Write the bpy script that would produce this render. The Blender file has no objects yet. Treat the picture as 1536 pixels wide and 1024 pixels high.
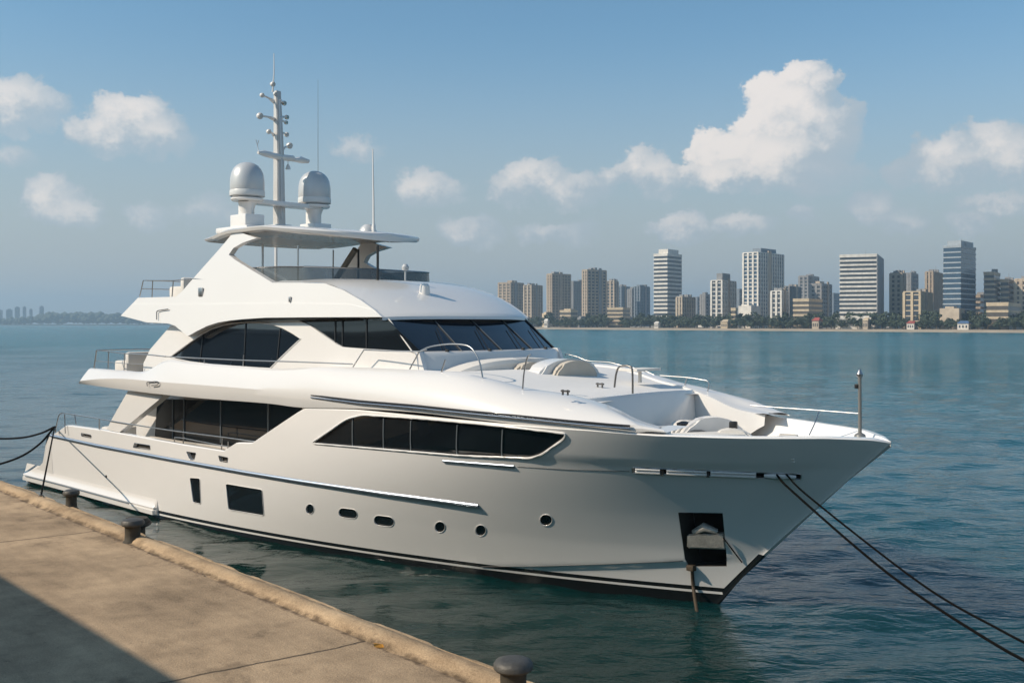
import bpy, bmesh, math, random
from mathutils import Vector, Matrix
from mathutils.geometry import tessellate_polygon
random.seed(7)
R = math.radians
scene = bpy.context.scene
COL = scene.collection

# ------------------------------------------------------------------ camera
F, CAMH, HY = 1536.0, 5.4, 485.0            # focal length in px of a 1536 px wide frame, eye height, horizon row
cam_d = bpy.data.cameras.new('camera'); cam = bpy.data.objects.new('camera', cam_d); COL.objects.link(cam)
cam.location = (0, 0, CAMH); cam.rotation_euler = (R(90), 0, 0)
cam_d.sensor_width = 36; cam_d.lens = 36 * F / 1536
cam_d.shift_y = -(512 - HY) / 1536
cam_d.clip_start = 0.1; cam_d.clip_end = 60000
scene.camera = cam

# ------------------------------------------------------------------ light
SUN_EL, SUN_DIR = 36, Vector((-1.0, -0.28))   # towards the sun, in plan
SUN_DIR.normalize()
sv = Vector((SUN_DIR.x * math.cos(R(SUN_EL)), SUN_DIR.y * math.cos(R(SUN_EL)), math.sin(R(SUN_EL))))
sun_d = bpy.data.lights.new('sun', 'SUN'); sun = bpy.data.objects.new('sun', sun_d); COL.objects.link(sun)
sun_d.energy = 4.2; sun_d.angle = R(0.5); sun_d.color = (1.0, 0.86, 0.70)
sun.rotation_euler = sv.to_track_quat('Z', 'Y').to_euler(); sun.location = (-30, -10, 40)
scene.view_settings.view_transform = 'Standard'; scene.view_settings.look = 'None'
scene.view_settings.exposure = 0.22; scene.view_settings.gamma = 1.0
scene.cycles.max_bounces = 6; scene.cycles.volume_bounces = 0; scene.cycles.transparent_max_bounces = 12
scene.cycles.use_denoising = True; scene.cycles.caustics_reflective = False; scene.cycles.caustics_refractive = False


class NT:
    """small node-tree writer"""
    def __init__(s, tree): s.t = tree; s.n = tree.nodes; s.l = tree.links
    def new(s, typ, **kw):
        n = s.n.new(typ)
        for k, v in kw.items():
            if k.startswith('i_'):
                key = k[2:]; key = int(key) if key.isdigit() else key.replace('_', ' ')
                s.set(n.inputs[key], v)
            else: setattr(n, k, v)
        return n
    def set(s, sock, v):
        if hasattr(v, 'is_output') or isinstance(v, bpy.types.NodeSocket): s.l.new(v, sock)
        else: sock.default_value = v
    def m(s, op, a, b=0.0, c=None, clamp=False):
        n = s.n.new('ShaderNodeMath'); n.operation = op; n.use_clamp = clamp
        s.set(n.inputs[0], a); s.set(n.inputs[1], b)
        if c is not None: s.set(n.inputs[2], c)
        return n.outputs[0]
    def mix(s, fac, a, b, mode='MIX'):
        n = s.n.new('ShaderNodeMix'); n.data_type = 'RGBA'; n.blend_type = mode
        s.set(n.inputs[0], fac); s.set(n.inputs[6], a); s.set(n.inputs[7], b)
        return n.outputs[2]
    def ss(s, x, lo, hi):
        n = s.n.new('ShaderNodeMapRange'); n.interpolation_type = 'SMOOTHSTEP'
        s.set(n.inputs[0], x); n.inputs[1].default_value = lo; n.inputs[2].default_value = hi
        return n.outputs[0]
    def noise(s, vec, scale, detail=4, rough=0.55, dist=0.0):
        n = s.n.new('ShaderNodeTexNoise'); s.set(n.inputs['Vector'], vec)
        n.inputs['Scale'].default_value = scale; n.inputs['Detail'].default_value = detail
        n.inputs['Roughness'].default_value = rough; n.inputs['Distortion'].default_value = dist
        return n
    def ramp(s, fac, stops):
        n = s.n.new('ShaderNodeValToRGB'); s.set(n.inputs[0], fac)
        e = n.color_ramp.elements
        while len(e) < len(stops): e.new(0.5)
        for k, (p, c) in enumerate(stops): e[k].position = p; e[k].color = c if len(c) == 4 else (*c, 1)
        return n.outputs[0]
    def mapping(s, vec, scale=(1, 1, 1), rot=(0, 0, 0), loc=(0, 0, 0)):
        n = s.n.new('ShaderNodeMapping'); s.set(n.inputs[0], vec)
        n.inputs[1].default_value = loc; n.inputs[2].default_value = rot; n.inputs[3].default_value = scale
        return n.outputs[0]


# ------------------------------------------------------------------ sky
world = bpy.data.worlds.new('World'); scene.world = world; world.use_nodes = True
W = NT(world.node_tree); W.n.clear()
out = W.new('ShaderNodeOutputWorld'); bg = W.new('ShaderNodeBackground')
sky = W.new('ShaderNodeTexSky'); sky.sky_type = 'NISHITA'; sky.sun_disc = False
sky.sun_elevation = R(SUN_EL); sky.sun_rotation = math.atan2(sv.x, sv.y)
sky.air_density = 1.0; sky.dust_density = 1.0; sky.ozone_density = 1.0; sky.altitude = 0
geo = W.new('ShaderNodeTexCoord'); sep = W.new('ShaderNodeSeparateXYZ', i_0=geo.outputs['Generated'])
az = W.m('ARCTAN2', sep.outputs[0], sep.outputs[1]); el = W.m('ARCSINE', sep.outputs[2])
pv = W.new('ShaderNodeCombineXYZ', i_0=az, i_1=el).outputs[0]
n1 = W.noise(W.mapping(pv, (1, 1.15, 1)), 30, 9, 0.66)
n2 = W.noise(W.mapping(pv, (1, 1.15, 1), loc=(3.1, 1.7, 0)), 30, 9, 0.66)
ax = W.m('ADD', az, W.m('MULTIPLY', W.m('SUBTRACT', n1.outputs[0], .5), .060))
ey = W.m('ADD', el, W.m('MULTIPLY', W.m('SUBTRACT', n2.outputs[0], .5), .050))
# cloud puffs: azimuth / elevation centre (as degrees), radii, strength
PUFFS = [(1205, 120, 46, 30, 1), (1240, 137, 30, 32, .95), (1160, 150, 46, 42, 1), (1190, 168, 64, 46, 1), (1148, 200, 56, 46, 1), (1215, 195, 60, 46, 1), (1098, 237, 58, 36, .9), (1180, 240, 95, 42, 1), (1060, 222, 30, 32, .8),
         (1245, 215, 46, 42, .85), (1277, 170, 24, 24, .7), (1256, 186, 34, 30, .8), (1120, 265, 105, 26, .7), (1230, 265, 76, 28, .6), (1040, 262, 48, 22, .6),
         (960, 250, 42, 34, .75), (990, 262, 40, 36, .65), (930, 262, 36, 26, .5),
         (1405, 232, 46, 34, .75), (1350, 258, 34, 26, .55), (1490, 218, 56, 40, .72), (1440, 255, 70, 36, .6), (1530, 240, 50, 44, .65),
         (800, 268, 62, 32, .8), (770, 286, 50, 26, .6), (870, 285, 60, 30, .6), (640, 285, 58, 32, .68),
         (200, 178, 62, 40, .92), (160, 200, 60, 36, .7), (240, 205, 50, 36, .62), (20, 158, 70, 40, .8),
         (80, 300, 44, 36, .8), (110, 318, 50, 26, .55), (1020, 345, 50, 26, .75), (1208, 322, 30, 20, .55), (1312, 312, 34, 28, .6),
         (1500, 305, 70, 20, .45), (230, 328, 34, 26, .4), (310, 318, 60, 26, .35), (535, 225, 36, 22, .4), (705, 348, 60, 26, .5), (1110, 335, 50, 24, .55), (1460, 335, 40, 18, .4), (1360, 335, 40, 22, .35), (830, 350, 70, 20, .45), (15, 235, 40, 22, .35)]
dens = None; lit = None
for (px, py, rx, ry, st) in PUFFS:
    a0 = math.atan2(px - 768, F); e0 = math.atan2(HY - py, math.hypot(F, px - 768))
    dx = W.m('MULTIPLY', W.m('SUBTRACT', ax, a0), F / (rx * 1.12)); dy = W.m('MULTIPLY', W.m('SUBTRACT', ey, e0), F / (ry * 1.12))
    r2 = W.m('ADD', W.m('MULTIPLY', dx, dx), W.m('MULTIPLY', dy, dy))
    v = W.m('MULTIPLY', W.m('SUBTRACT', 1.0, r2, clamp=True), min(1.0, st + .1))
    # brighter on the sun's side (upper left) of every puff
    lv = W.m('MULTIPLY', v, W.m('ADD', .55, W.m('SUBTRACT', W.m('MULTIPLY', dy, .55), W.m('MULTIPLY', dx, .28))))
    dens = v if dens is None else W.m('SMOOTH_MAX', dens, v, .12)
    lit = lv if lit is None else W.m('SMOOTH_MAX', lit, lv, .15)
_a0, _e0 = math.atan2(1200 - 768, F), math.atan2(HY - 190, F)
_dx = W.m('MULTIPLY', W.m('SUBTRACT', ax, _a0), F / 150); _dy = W.m('MULTIPLY', W.m('SUBTRACT', ey, _e0), F / 130)
bigc = W.m('MULTIPLY', W.m('SUBTRACT', 1.0, W.m('MULTIPLY', W.m('ADD', W.m('MULTIPLY', _dx, _dx), W.m('MULTIPLY', _dy, _dy)), .6), clamp=True), W.m('SUBTRACT', W.m('MULTIPLY', _dy, .35), W.m('MULTIPLY', _dx, .75)))
alpha = W.ss(dens, .07, .40)
alpha = W.m('MULTIPLY', alpha, W.ss(W.m('ADD', lit, W.m('MULTIPLY', n1.outputs[0], .35)), -.10, .60))
shade = W.ss(W.m('ADD', W.m('ADD', lit, bigc), W.m('MULTIPLY', W.m('SUBTRACT', n2.outputs[0], .5), 1.0)), .06, .86)
CL_DARK, CL_LIT, SKYK = (3.9, 4.45, 4.9, 1), (8.6, 7.7, 7.0, 1), 0.105
cloud = W.mix(shade, CL_DARK, CL_LIT)
hz = W.ss(el, 0.30, 0.0)
skyc = W.mix(W.m('MULTIPLY', hz, .95), W.mix(1.0, sky.outputs[0], (.74, 1.03, 1.09, 1), 'MULTIPLY'), (4.0, 4.0, 3.92, 1))
W.set(bg.inputs[0], W.mix(W.m('MULTIPLY', alpha, .84), skyc, cloud)); bg.inputs[1].default_value = SKYK
W.l.new(bg.outputs[0], out.inputs[0])


# ------------------------------------------------------------------ materials
def mat(name, base=(.8, .8, .8), rough=.5, metal=0.0, spec=.5, coat=0.0, alpha=1.0, var=0.0, vscale=3.0, bump=0.0, bscale=20.0, rvar=0.0):
    m = bpy.data.materials.new(name); m.use_nodes = True
    t = NT(m.node_tree); p = t.n['Principled BSDF']
    p.inputs['Base Color'].default_value = (*base, 1); p.inputs['Roughness'].default_value = rough
    p.inputs['Metallic'].default_value = metal; p.inputs['Specular IOR Level'].default_value = spec
    p.inputs['Coat Weight'].default_value = coat; p.inputs['Coat Roughness'].default_value = .05
    p.inputs['Alpha'].default_value = alpha
    tc = t.new('ShaderNodeTexCoord')
    if var or rvar:
        nz = t.noise(tc.outputs['Object'], vscale, 5, .6)
        if var:
            t.set(p.inputs['Base Color'], t.mix(nz.outputs[0], tuple(c * (1 - var) for c in base) + (1,), tuple(min(1, c * (1 + var)) for c in base) + (1,)))
        if rvar: t.set(p.inputs['Roughness'], t.m('ADD', rough - rvar / 2, t.m('MULTIPLY', nz.outputs[0], rvar)))
    if bump:
        nb = t.noise(tc.outputs['Object'], bscale, 4, .6)
        b = t.new('ShaderNodeBump', i_Strength=bump, i_Distance=.02, i_Height=nb.outputs[0])
        t.l.new(b.outputs[0], p.inputs['Normal'])
    return m


M = {}
M['gel'] = mat('gelcoat_white', (.715, .698, .672), .22, coat=.4, var=.02, vscale=.7, bump=.02, bscale=1.3, rvar=.1)
M['deck'] = mat('deck_nonskid', (.74, .72, .69), .6, var=.05, vscale=4, bump=.1, bscale=180)
M['glass'] = mat('dark_glass', (.008, .011, .014), .04, spec=.6, var=.2, vscale=.6)
M['glassblue'] = mat('tinted_glass', (.010, .016, .024), .03, spec=.9, coat=.3)
M['steel'] = mat('polished_steel', (.45, .45, .45), .33, metal=1.0, var=.06, vscale=9)
M['dsteel'] = mat('weathered_steel', (.20, .19, .18), .35, metal=.9, var=.3, vscale=20)
M['rub'] = mat('steel_rub_strip', (.40, .46, .54), .38, metal=1.0)
M['dome'] = mat('silver_paint', (.53, .54, .54), .36, metal=.18, coat=.2, var=.03, vscale=2)
M['domeband'] = mat('pale_band', (.62, .63, .62), .4)
M['black'] = mat('black_trim', (.012, .012, .013), .4, var=.2, vscale=8)
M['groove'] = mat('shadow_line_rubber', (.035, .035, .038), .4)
M['cush'] = mat('cushion_fabric', (.50, .45, .38), .85, var=.12, vscale=3, bump=.15, bscale=60)
M['cushl'] = mat('pale_cushion', (.66, .63, .58), .8, var=.08, vscale=3, bump=.15, bscale=40)
M['canvas'] = mat('grey_canvas', (.20, .20, .195), .85, var=.2, vscale=4, bump=.2, bscale=30)
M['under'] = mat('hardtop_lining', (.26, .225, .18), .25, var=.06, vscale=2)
M['wsframe'] = mat('windscreen_frame', (.07, .075, .08), .3)
M['frame'] = mat('window_frame_grey', (.22, .25, .27), .3, metal=.4)
M['rope'] = mat('dark_rope', (.006, .0055, .005), .95, spec=.06, var=.4, vscale=40, bump=.5, bscale=90)
M['rust'] = mat('rusty_galvanised', (.30, .27, .23), .6, metal=.3, var=.5, vscale=12, bump=.4, bscale=40)
M['pocket'] = mat('dark_pocket', (.035, .030, .024), .7, var=.5, vscale=6)  # near-black with random mottling, for the insides of hull recesses
M['lens'] = mat('lamp_lens', (.55, .55, .52), .1, metal=.8)


def wood_smoke():
    m = bpy.data.materials.new('smoked_acrylic'); m.use_nodes = True
    t = NT(m.node_tree); p = t.n['Principled BSDF']
    p.inputs['Base Color'].default_value = (.09, .105, .11, 1); p.inputs['Roughness'].default_value = .08
    tc = t.new('ShaderNodeTexCoord'); nz = t.noise(tc.outputs['Object'], 2.2, 5, .6)
    t.set(p.inputs['Alpha'], t.m('ADD', .72, t.m('MULTIPLY', nz.outputs[0], .2)))
    return m
M['smoke'] = wood_smoke()


# ------------------------------------------------------------------ mesh helpers
def link(o, parent=None):
    COL.objects.link(o)
    if parent is not None: o.parent = parent
    return o


def obj(name, bm, m, parent=None, smooth=30.0, recalc=True, port=False):
    if port:   # the same piece on the port side is an object of its own
        b2 = bm.copy()
        for v in b2.verts: v.co.y = -v.co.y
        bmesh.ops.reverse_faces(b2, faces=b2.faces[:]); obj(name, b2, m, parent, smooth, recalc)
    if recalc: bmesh.ops.recalc_face_normals(bm, faces=bm.faces[:])
    me = bpy.data.meshes.new(name); bm.to_mesh(me); bm.free()
    for x in (m if isinstance(m, (list, tuple)) else [m]): me.materials.append(x)
    if smooth:
        me.polygons.foreach_set('use_smooth', [True] * len(me.polygons))
        me.set_sharp_from_angle(angle=R(smooth))
    return link(bpy.data.objects.new(name, me), parent)


def tag(o, label=None, cat=None, group=None, kind=None):
    if label: o['label'] = label
    if cat: o['category'] = cat
    if group: o['group'] = group
    if kind: o['kind'] = kind
    return o


def empty(name, loc=(0, 0, 0), rz=0.0):
    o = bpy.data.objects.new(name, None); o.location = loc; o.rotation_euler = (0, 0, rz); o.empty_display_size = .2
    return link(o)


def V(*a): return Vector(a)


def add_box(bm, c, size, rz=0.0, bevel=0.0, mi=0, tilt=None):
    r = bmesh.ops.create_cube(bm, size=1.0)
    vs = r['verts']
    bmesh.ops.scale(bm, vec=Vector(size), verts=vs)
    fs = list({f for v in vs for f in v.link_faces})
    for f in fs: f.material_index = mi
    if bevel:
        es = list({e for v in vs for e in v.link_edges})
        rb = bmesh.ops.bevel(bm, geom=es, offset=bevel, segments=2, profile=.6, affect='EDGES')
        vs = list({v for f in rb['faces'] for v in f.verts} | {v for v in vs if v.is_valid})
    if tilt: bmesh.ops.rotate(bm, cent=(0, 0, 0), matrix=tilt, verts=vs)
    if rz: bmesh.ops.rotate(bm, cent=(0, 0, 0), matrix=Matrix.Rotation(rz, 3, 'Z'), verts=vs)
    bmesh.ops.translate(bm, vec=Vector(c), verts=vs)
    return vs


def add_tube(bm, pts, r, n=8, cap=True):
    pts = [Vector(p) for p in pts]
    rings = []; up = None
    for i, p in enumerate(pts):
        if i == 0: d = pts[1] - p
        elif i == len(pts) - 1: d = p - pts[i - 1]
        else: d = (pts[i + 1] - p).normalized() + (p - pts[i - 1]).normalized()
        d.normalize()
        if up is None: up = d.orthogonal().normalized()
        else: up = (up - d * up.dot(d)); up = up.normalized() if up.length > 1e-5 else d.orthogonal().normalized()
        w = d.cross(up); rr = r[i] if isinstance(r, (list, tuple)) else r
        rings.append([bm.verts.new(p + (up * math.cos(a) + w * math.sin(a)) * rr) for a in (2 * math.pi * k / n for k in range(n))])
    for a, b in zip(rings, rings[1:]):
        for k in range(n): bm.faces.new((a[k], a[(k + 1) % n], b[(k + 1) % n], b[k]))
    if cap:
        bm.faces.new(rings[0][::-1]); bm.faces.new(rings[-1])


def smooth_pts(pts, n=6):
    """Catmull-Rom through the points"""
    P = [Vector(p) for p in pts]
    if len(P) < 3: return P
    P = [2 * P[0] - P[1]] + P + [2 * P[-1] - P[-2]]
    o = []
    for i in range(1, len(P) - 2):
        for k in range(n):
            t = k / n; a, b, c, d = P[i - 1:i + 3]
            o.append(.5 * ((2 * b) + (c - a) * t + (2 * a - 5 * b + 4 * c - d) * t * t + (3 * b - a - 3 * c + d) * t ** 3))
    o.append(P[-2]); return o


def add_lathe(bm, prof, c=(0, 0, 0), n=24, mi=0, axis=None):
    """prof: (r, z) pairs from bottom to top"""
    rings = []; c = Vector(c); rot = axis.to_matrix() if axis else Matrix.Identity(3)
    for r, z in prof:
        if r < 1e-5: rings.append([bm.verts.new(c + rot @ Vector((0, 0, z)))])
        else: rings.append([bm.verts.new(c + rot @ Vector((r * math.cos(2 * math.pi * k / n), r * math.sin(2 * math.pi * k / n), z))) for k in range(n)])
    for a, b in zip(rings, rings[1:]):
        for k in range(n):
            k2 = (k + 1) % n
            if len(a) == 1 and len(b) == 1: continue
            if len(a) == 1: f = bm.faces.new((a[0], b[k2], b[k]))
            elif len(b) == 1: f = bm.faces.new((a[k], a[k2], b[0]))
            else: f = bm.faces.new((a[k], a[k2], b[k2], b[k]))
            f.material_index = mi


def add_grid(bm, rows, mi=0, flip=False):
    g = [[bm.verts.new(p) for p in r] for r in rows]
    for a, b in zip(g, g[1:]):
        for k in range(len(a) - 1):
            q = (a[k], a[k + 1], b[k + 1], b[k])
            try:
                f = bm.faces.new(q[::-1] if flip else q); f.material_index = mi
            except ValueError: pass
    return g


def add_panel(bm, loop, holes, thick, mi=0):
    """loop / holes: lists of 3-D points on a near-planar surface; thick: vector from front to back"""
    thick = Vector(thick); loops = [[Vector(p) for p in loop]] + [[Vector(p) for p in h] for h in holes]
    flat = [Vector((p.x, p.z, 0)) for l in loops for p in l]
    tris = tessellate_polygon([[Vector((p.x, p.z, 0)) for p in l] for l in loops])
    allp = [p for l in loops for p in l]
    fr = [bm.verts.new(p) for p in allp]; bk = [bm.verts.new(p + thick) for p in allp]
    for a, b, c in tris:
        try:
            f = bm.faces.new((fr[a], fr[b], fr[c])); f.material_index = mi
            f = bm.faces.new((bk[c], bk[b], bk[a])); f.material_index = mi
        except ValueError: pass
    k = 0
    for l in loops:
        n = len(l)
        for i in range(n):
            a, b = k + i, k + (i + 1) % n
            f = bm.faces.new((fr[a], fr[b], bk[b], bk[a])); f.material_index = mi
        k += n


def fill_xz(loop, holes=(), step=.3):
    """flat face set in the x-z plane with interior vertices, so that it can follow a curved skin"""
    bm = bmesh.new(); loops = [list(loop)] + [list(h) for h in holes]
    vs = [bm.verts.new((p.x, 0, p.z)) for l in loops for p in l]
    for a, b, c in tessellate_polygon([[Vector((p.x, p.z, 0)) for p in l] for l in loops]):
        try: bm.faces.new((vs[a], vs[b], vs[c]))
        except ValueError: pass
    x0, x1 = min(p.x for p in loop), max(p.x for p in loop); z0, z1 = min(p.z for p in loop), max(p.z for p in loop)
    for ax, lo, hi, st in ((0, x0, x1, step), (2, z0, z1, step)):
        k = 1; n = int((hi - lo) / st) + 1
        while k < n:
            co = Vector((0, 0, 0)); co[ax] = lo + (hi - lo) * k / n; no = Vector((0, 0, 0)); no[ax] = 1
            bmesh.ops.bisect_plane(bm, geom=bm.verts[:] + bm.edges[:] + bm.faces[:], plane_co=co, plane_no=no, dist=1e-5); k += 1
    bmesh.ops.remove_doubles(bm, verts=bm.verts[:], dist=1e-4)
    return bm


def sheet(loop, holes, yf, thick, step=.3):
    """panel that follows the skin yf(x, z) with a real thickness"""
    bm = fill_xz(loop, holes, step)
    bmesh.ops.recalc_face_normals(bm, faces=bm.faces[:])
    r = bmesh.ops.extrude_face_region(bm, geom=bm.faces[:])
    back = {g for g in r['geom'] if isinstance(g, bmesh.types.BMVert)}
    for v in bm.verts: v.co.y = yf(v.co.x, v.co.z) + (thick if v in back else 0)
    bmesh.ops.recalc_face_normals(bm, faces=bm.faces[:])
    return bm


def mirror_y(bm):
    r = bmesh.ops.duplicate(bm, geom=bm.verts[:] + bm.edges[:] + bm.faces[:])
    vs = [g for g in r['geom'] if isinstance(g, bmesh.types.BMVert)]
    fs = [g for g in r['geom'] if isinstance(g, bmesh.types.BMFace)]
    for v in vs: v.co.y = -v.co.y
    bmesh.ops.reverse_faces(bm, faces=fs)


def interp(x, tab):
    if x <= tab[0][0]: return tab[0][1]
    for (a, b), (c, d) in zip(tab, tab[1:]):
        if x <= c: return b + (d - b) * (x - a) / (c - a)
    return tab[-1][1]


def sstep(x, a, b):
    t = max(0, min(1, (x - a) / (b - a))); return t * t * (3 - 2 * t)


# ------------------------------------------------------------------ the yacht's own frame: x forward from the stem at the waterline, y to port, z up
PSI = R(43)
DV = Vector((math.cos(PSI), -math.sin(PSI))); NV = Vector((-math.sin(PSI), -math.cos(PSI)))
Y0 = F * CAMH / (905 - HY); P0 = Vector(((1077 - 768) / F * Y0, Y0))


def T(px, py, t):
    """where the ray of a traced outline point meets the lengthwise plane t metres to starboard of the centreline -> local point"""
    u = (px - 768) / F; a = P0 + t * NV
    s = (u * a.y - a.x) / (DV.x - u * DV.y); Y = a.y + s * DV.y
    return Vector((s, -t, CAMH + (HY - py) / F * Y))


def TS(px, py, s):
    u = (px - 768) / F; a = P0 + s * DV
    t = (u * a.y - a.x) / (NV.x - u * NV.y); Y = a.y + t * NV.y
    return Vector((s, -t, CAMH + (HY - py) / F * Y))


def TZ(px, py, z):
    Y = F * (CAMH - z) / (py - HY); w = Vector(((px - 768) / F * Y, Y)) - P0
    return Vector((w.dot(DV), -w.dot(NV), z))


def GZ(px, py, z):
    Y = F * (CAMH - z) / (py - HY); return Vector(((px - 768) / F * Y, Y, z))


STEM = [(-1.5, -1.2), (-.6, -.45), (0, 0), (1.09, .98), (1.8, 1.71), (2.73, 2.71), (3.36, 3.39), (4.5, 4.5)]


def stem(z): return interp(z, STEM)


KNUCK = [(-6, 2.9), (-2.9, 2.86), (0.5, 2.86), (3.5, 2.95)]
CHINE = [(-6, .05), (-4.6, .22), (-1.5, .62), (0.2, .92), (1.2, 1.1)]


def half(s, z):
    """half-breadth of the hull"""
    u = stem(z) - s
    if u <= 0: return 0.0
    w = max(0, min(1.1, z / 3.3)); w = w ** 1.15
    Bm = 3.02 + .26 * w; L = 18.5 - 4.5 * w; p = 2.35 + 1.75 * w
    if z < 0: Bm = 3.02 * max(0.05, 1 - (-z / 1.9) ** 2)
    b = Bm * (1 - (1 - min(u / L, 1)) ** p)
    b -= .14 * sstep(-s, 15, 24)
    f = sstep(s, -6.5, -3) * min(1, u / 1.0)
    b += f * .03 * sstep(z, interp(s, KNUCK) - .045, interp(s, KNUCK) + .045)
    b += f * .04 * sstep(z, interp(s, CHINE) - .05, interp(s, CHINE) + .05)
    return max(b, 0.0)


def PH(px, py, dt=0.0):
    """a traced point on the hull's starboard skin, dt metres proud of it"""
    t = 3.0
    for _ in range(40):
        p = T(px, py, t); t += .5 * (half(p.x, p.z) + dt - t)
    return T(px, py, t)


SHEER = [(-23.6, 1.74), (-23.0, 1.76), (-21.9, 2.16), (-19, 2.2), (-14, 2.16), (-11.95, 2.16), (-11.45, 2.42), (-10.75, 2.47), (-9.25, 3.36), (-9.05, 3.45), (-7.2, 3.52), (-1.1, 3.47), (0, 3.43), (1.4, 3.43), (2.5, 3.45), (3.1, 3.42), (3.39, 3.36)]
DECKZ = [(-23.6, 1.25), (-12, 1.25), (-11.9, 2.1), (-10.8, 2.4), (-9, 3.35), (-2, 3.3), (-1.95, 2.75), (1.8, 2.85), (2.6, 3.0), (3.0, 3.3), (3.39, 3.3)]

yacht = empty('yacht', (P0.x, P0.y, 0), -PSI)
tag(yacht, 'large white three deck motor yacht with dark windows moored along the quay', 'yacht')


def hull_material():
    m = bpy.data.materials.new('hull_paint'); m.use_nodes = True
    t = NT(m.node_tree); p = t.n['Principled BSDF']
    tc = t.new('ShaderNodeTexCoord'); sp = t.new('ShaderNodeSeparateXYZ', i_0=tc.outputs['Object'])
    x, z = sp.outputs[0], sp.outputs[2]
    # boot stripes follow the trim: higher at the stem
    tr = t.m('MULTIPLY', t.m('MAXIMUM', t.m('ADD', x, 17.5), 0.0), .0085)
    zz = t.m('SUBTRACT', z, tr)
    blk = t.m('LESS_THAN', zz, .19)
    wht = t.m('MULTIPLY', t.m('GREATER_THAN', zz, .055), t.m('LESS_THAN', zz, .105))
    aft = t.m('GREATER_THAN', x, -17.05)
    cut = t.m('MULTIPLY', t.m('LESS_THAN', t.m('SUBTRACT', t.m('MULTIPLY', z, .96), x), .16), t.m('LESS_THAN', t.m('ADD', z, t.m('MULTIPLY', x, .25)), 1.33))
    k = t.m('MULTIPLY', t.m('SUBTRACT', t.m('MAXIMUM', blk, cut), t.m('MULTIPLY', wht, t.m('LESS_THAN', x, .12)), clamp=True), t.m('MAXIMUM', aft, t.m('LESS_THAN', z, .12)))  # aft antifoul black, also painting in the shadow under the sponson
    nz = t.noise(t.mapping(tc.outputs['Object'], (.5, .5, 1.2)), 1.6, 6, .65)
    white = t.mix(nz.outputs[0], (.78, .765, .74, 1), (.84, .82, .795, 1))  # lighter than the superstructure's same white, making up for less sun
    # faint scuffs on the aft topsides
    sc = t.noise(t.mapping(tc.outputs['Object'], (1.2, 1.2, 14)), 2.0, 5, .7)
    scm = t.m('MULTIPLY', t.ss(sc.outputs[0], .66, .74), t.m('MULTIPLY', t.ss(x, -15, -18), .22))
    white = t.mix(scm, white, (.42, .37, .32, 1))
    t.set(p.inputs['Base Color'], t.mix(k, white, (.010, .011, .012, 1)))
    p.inputs['Roughness'].default_value = .2; p.inputs['Coat Weight'].default_value = .5; p.inputs['Coat Roughness'].default_value = .06
    b = t.new('ShaderNodeBump', i_Strength=.035, i_Distance=.05, i_Height=t.noise(tc.outputs['Object'], .9, 3, .5).outputs[0])
    t.l.new(b.outputs[0], p.inputs['Normal'])
    return m


M['hull'] = hull_material()


def build_hull():
    cols = []
    s = -23.45
    while s < 3.385:
        cols.append(s)
        s += .12 if -12.2 < s < -8.9 else (.1 if s > 1.5 else (.16 if s > -3 or s < -21.4 else .3))
    cols += [3.39]
    bm = bmesh.new(); rows = []
    nz = 46
    for c in cols:
        tau = (c + 23.45) / 26.84
        zs = interp(c, SHEER); ring = []
        zl = [-1.4, -1.0, -.6, -.3, -.1] + [zs * k / (nz - 1) for k in range(nz)]
        for z in zl:
            sa = -23.45 - .33 * (1.72 - min(z, 1.72)) - .12 * max(0, z - 1.72) * -2
            sx = sa + (stem(z) - sa) * tau
            b = max(half(sx, z), .014)
            ring.append(Vector((sx, -b, z)))
        top = ring[-1]; w = min(.24 if c > -2 else .16, -top.y * .9)
        zd = min(interp(c, DECKZ), zs - .03)
        w = max(.003, min(w, -top.y * .7))
        # cap rolled slightly, then the inner bulwark face, then the deck to the centreline
        ring.append(top + Vector((0, w * .12, .025))); ring.append(top + Vector((0, w * .85, .03))); ring.append(top + Vector((0, w, 0.0)))
        ring.append(Vector((top.x, -max(0.003, min(-top.y - w - .001, half(top.x, zd) - .10)), zd))); ring.append(Vector((top.x, 0, zd + .03 if zd < zs - .05 else zs + .028)))
        ring[0].y = 0
        rows.append(ring)
    # starboard and port halves in one closed skin
    full = [r + [Vector((p.x, -p.y, p.z)) for p in r[-2:0:-1]] for r in rows]
    g = [[bm.verts.new(p) for p in r] for r in full]
    n = len(g[0])
    for a, b in zip(g, g[1:]):
        for k in range(n): bm.faces.new((a[k], b[k], b[(k + 1) % n], a[(k + 1) % n]))
    bm.faces.new(g[0]); bm.faces.new(g[-1][::-1])
    return bm


def cutter(loop, depth):
    bm = fill_xz(loop, (), .35)
    r = bmesh.ops.extrude_face_region(bm, geom=bm.faces[:]); back = {g for g in r['geom'] if isinstance(g, bmesh.types.BMVert)}
    for v in bm.verts: v.co.y = -half(v.co.x, v.co.z) + (depth if v in back else -.4)
    bmesh.ops.recalc_face_normals(bm, faces=bm.faces[:])
    return bm


def both_sides(loop): return [Vector((p.x, -p.y, p.z)) for p in loop]


def subdiv_loop(pts, step=6.0, closed=True):
    """resample a traced polygon (pixels) so that it follows a curved skin"""
    o = []; n = len(pts)
    for i in range(n if closed else n - 1):
        a, b = pts[i], pts[(i + 1) % n]
        k = max(1, int(math.hypot(b[0] - a[0], b[1] - a[1]) / step))
        for j in range(k): o.append((a[0] + (b[0] - a[0]) * j / k, a[1] + (b[1] - a[1]) * j / k))
    if not closed: o.append(pts[-1])
    return o


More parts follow.
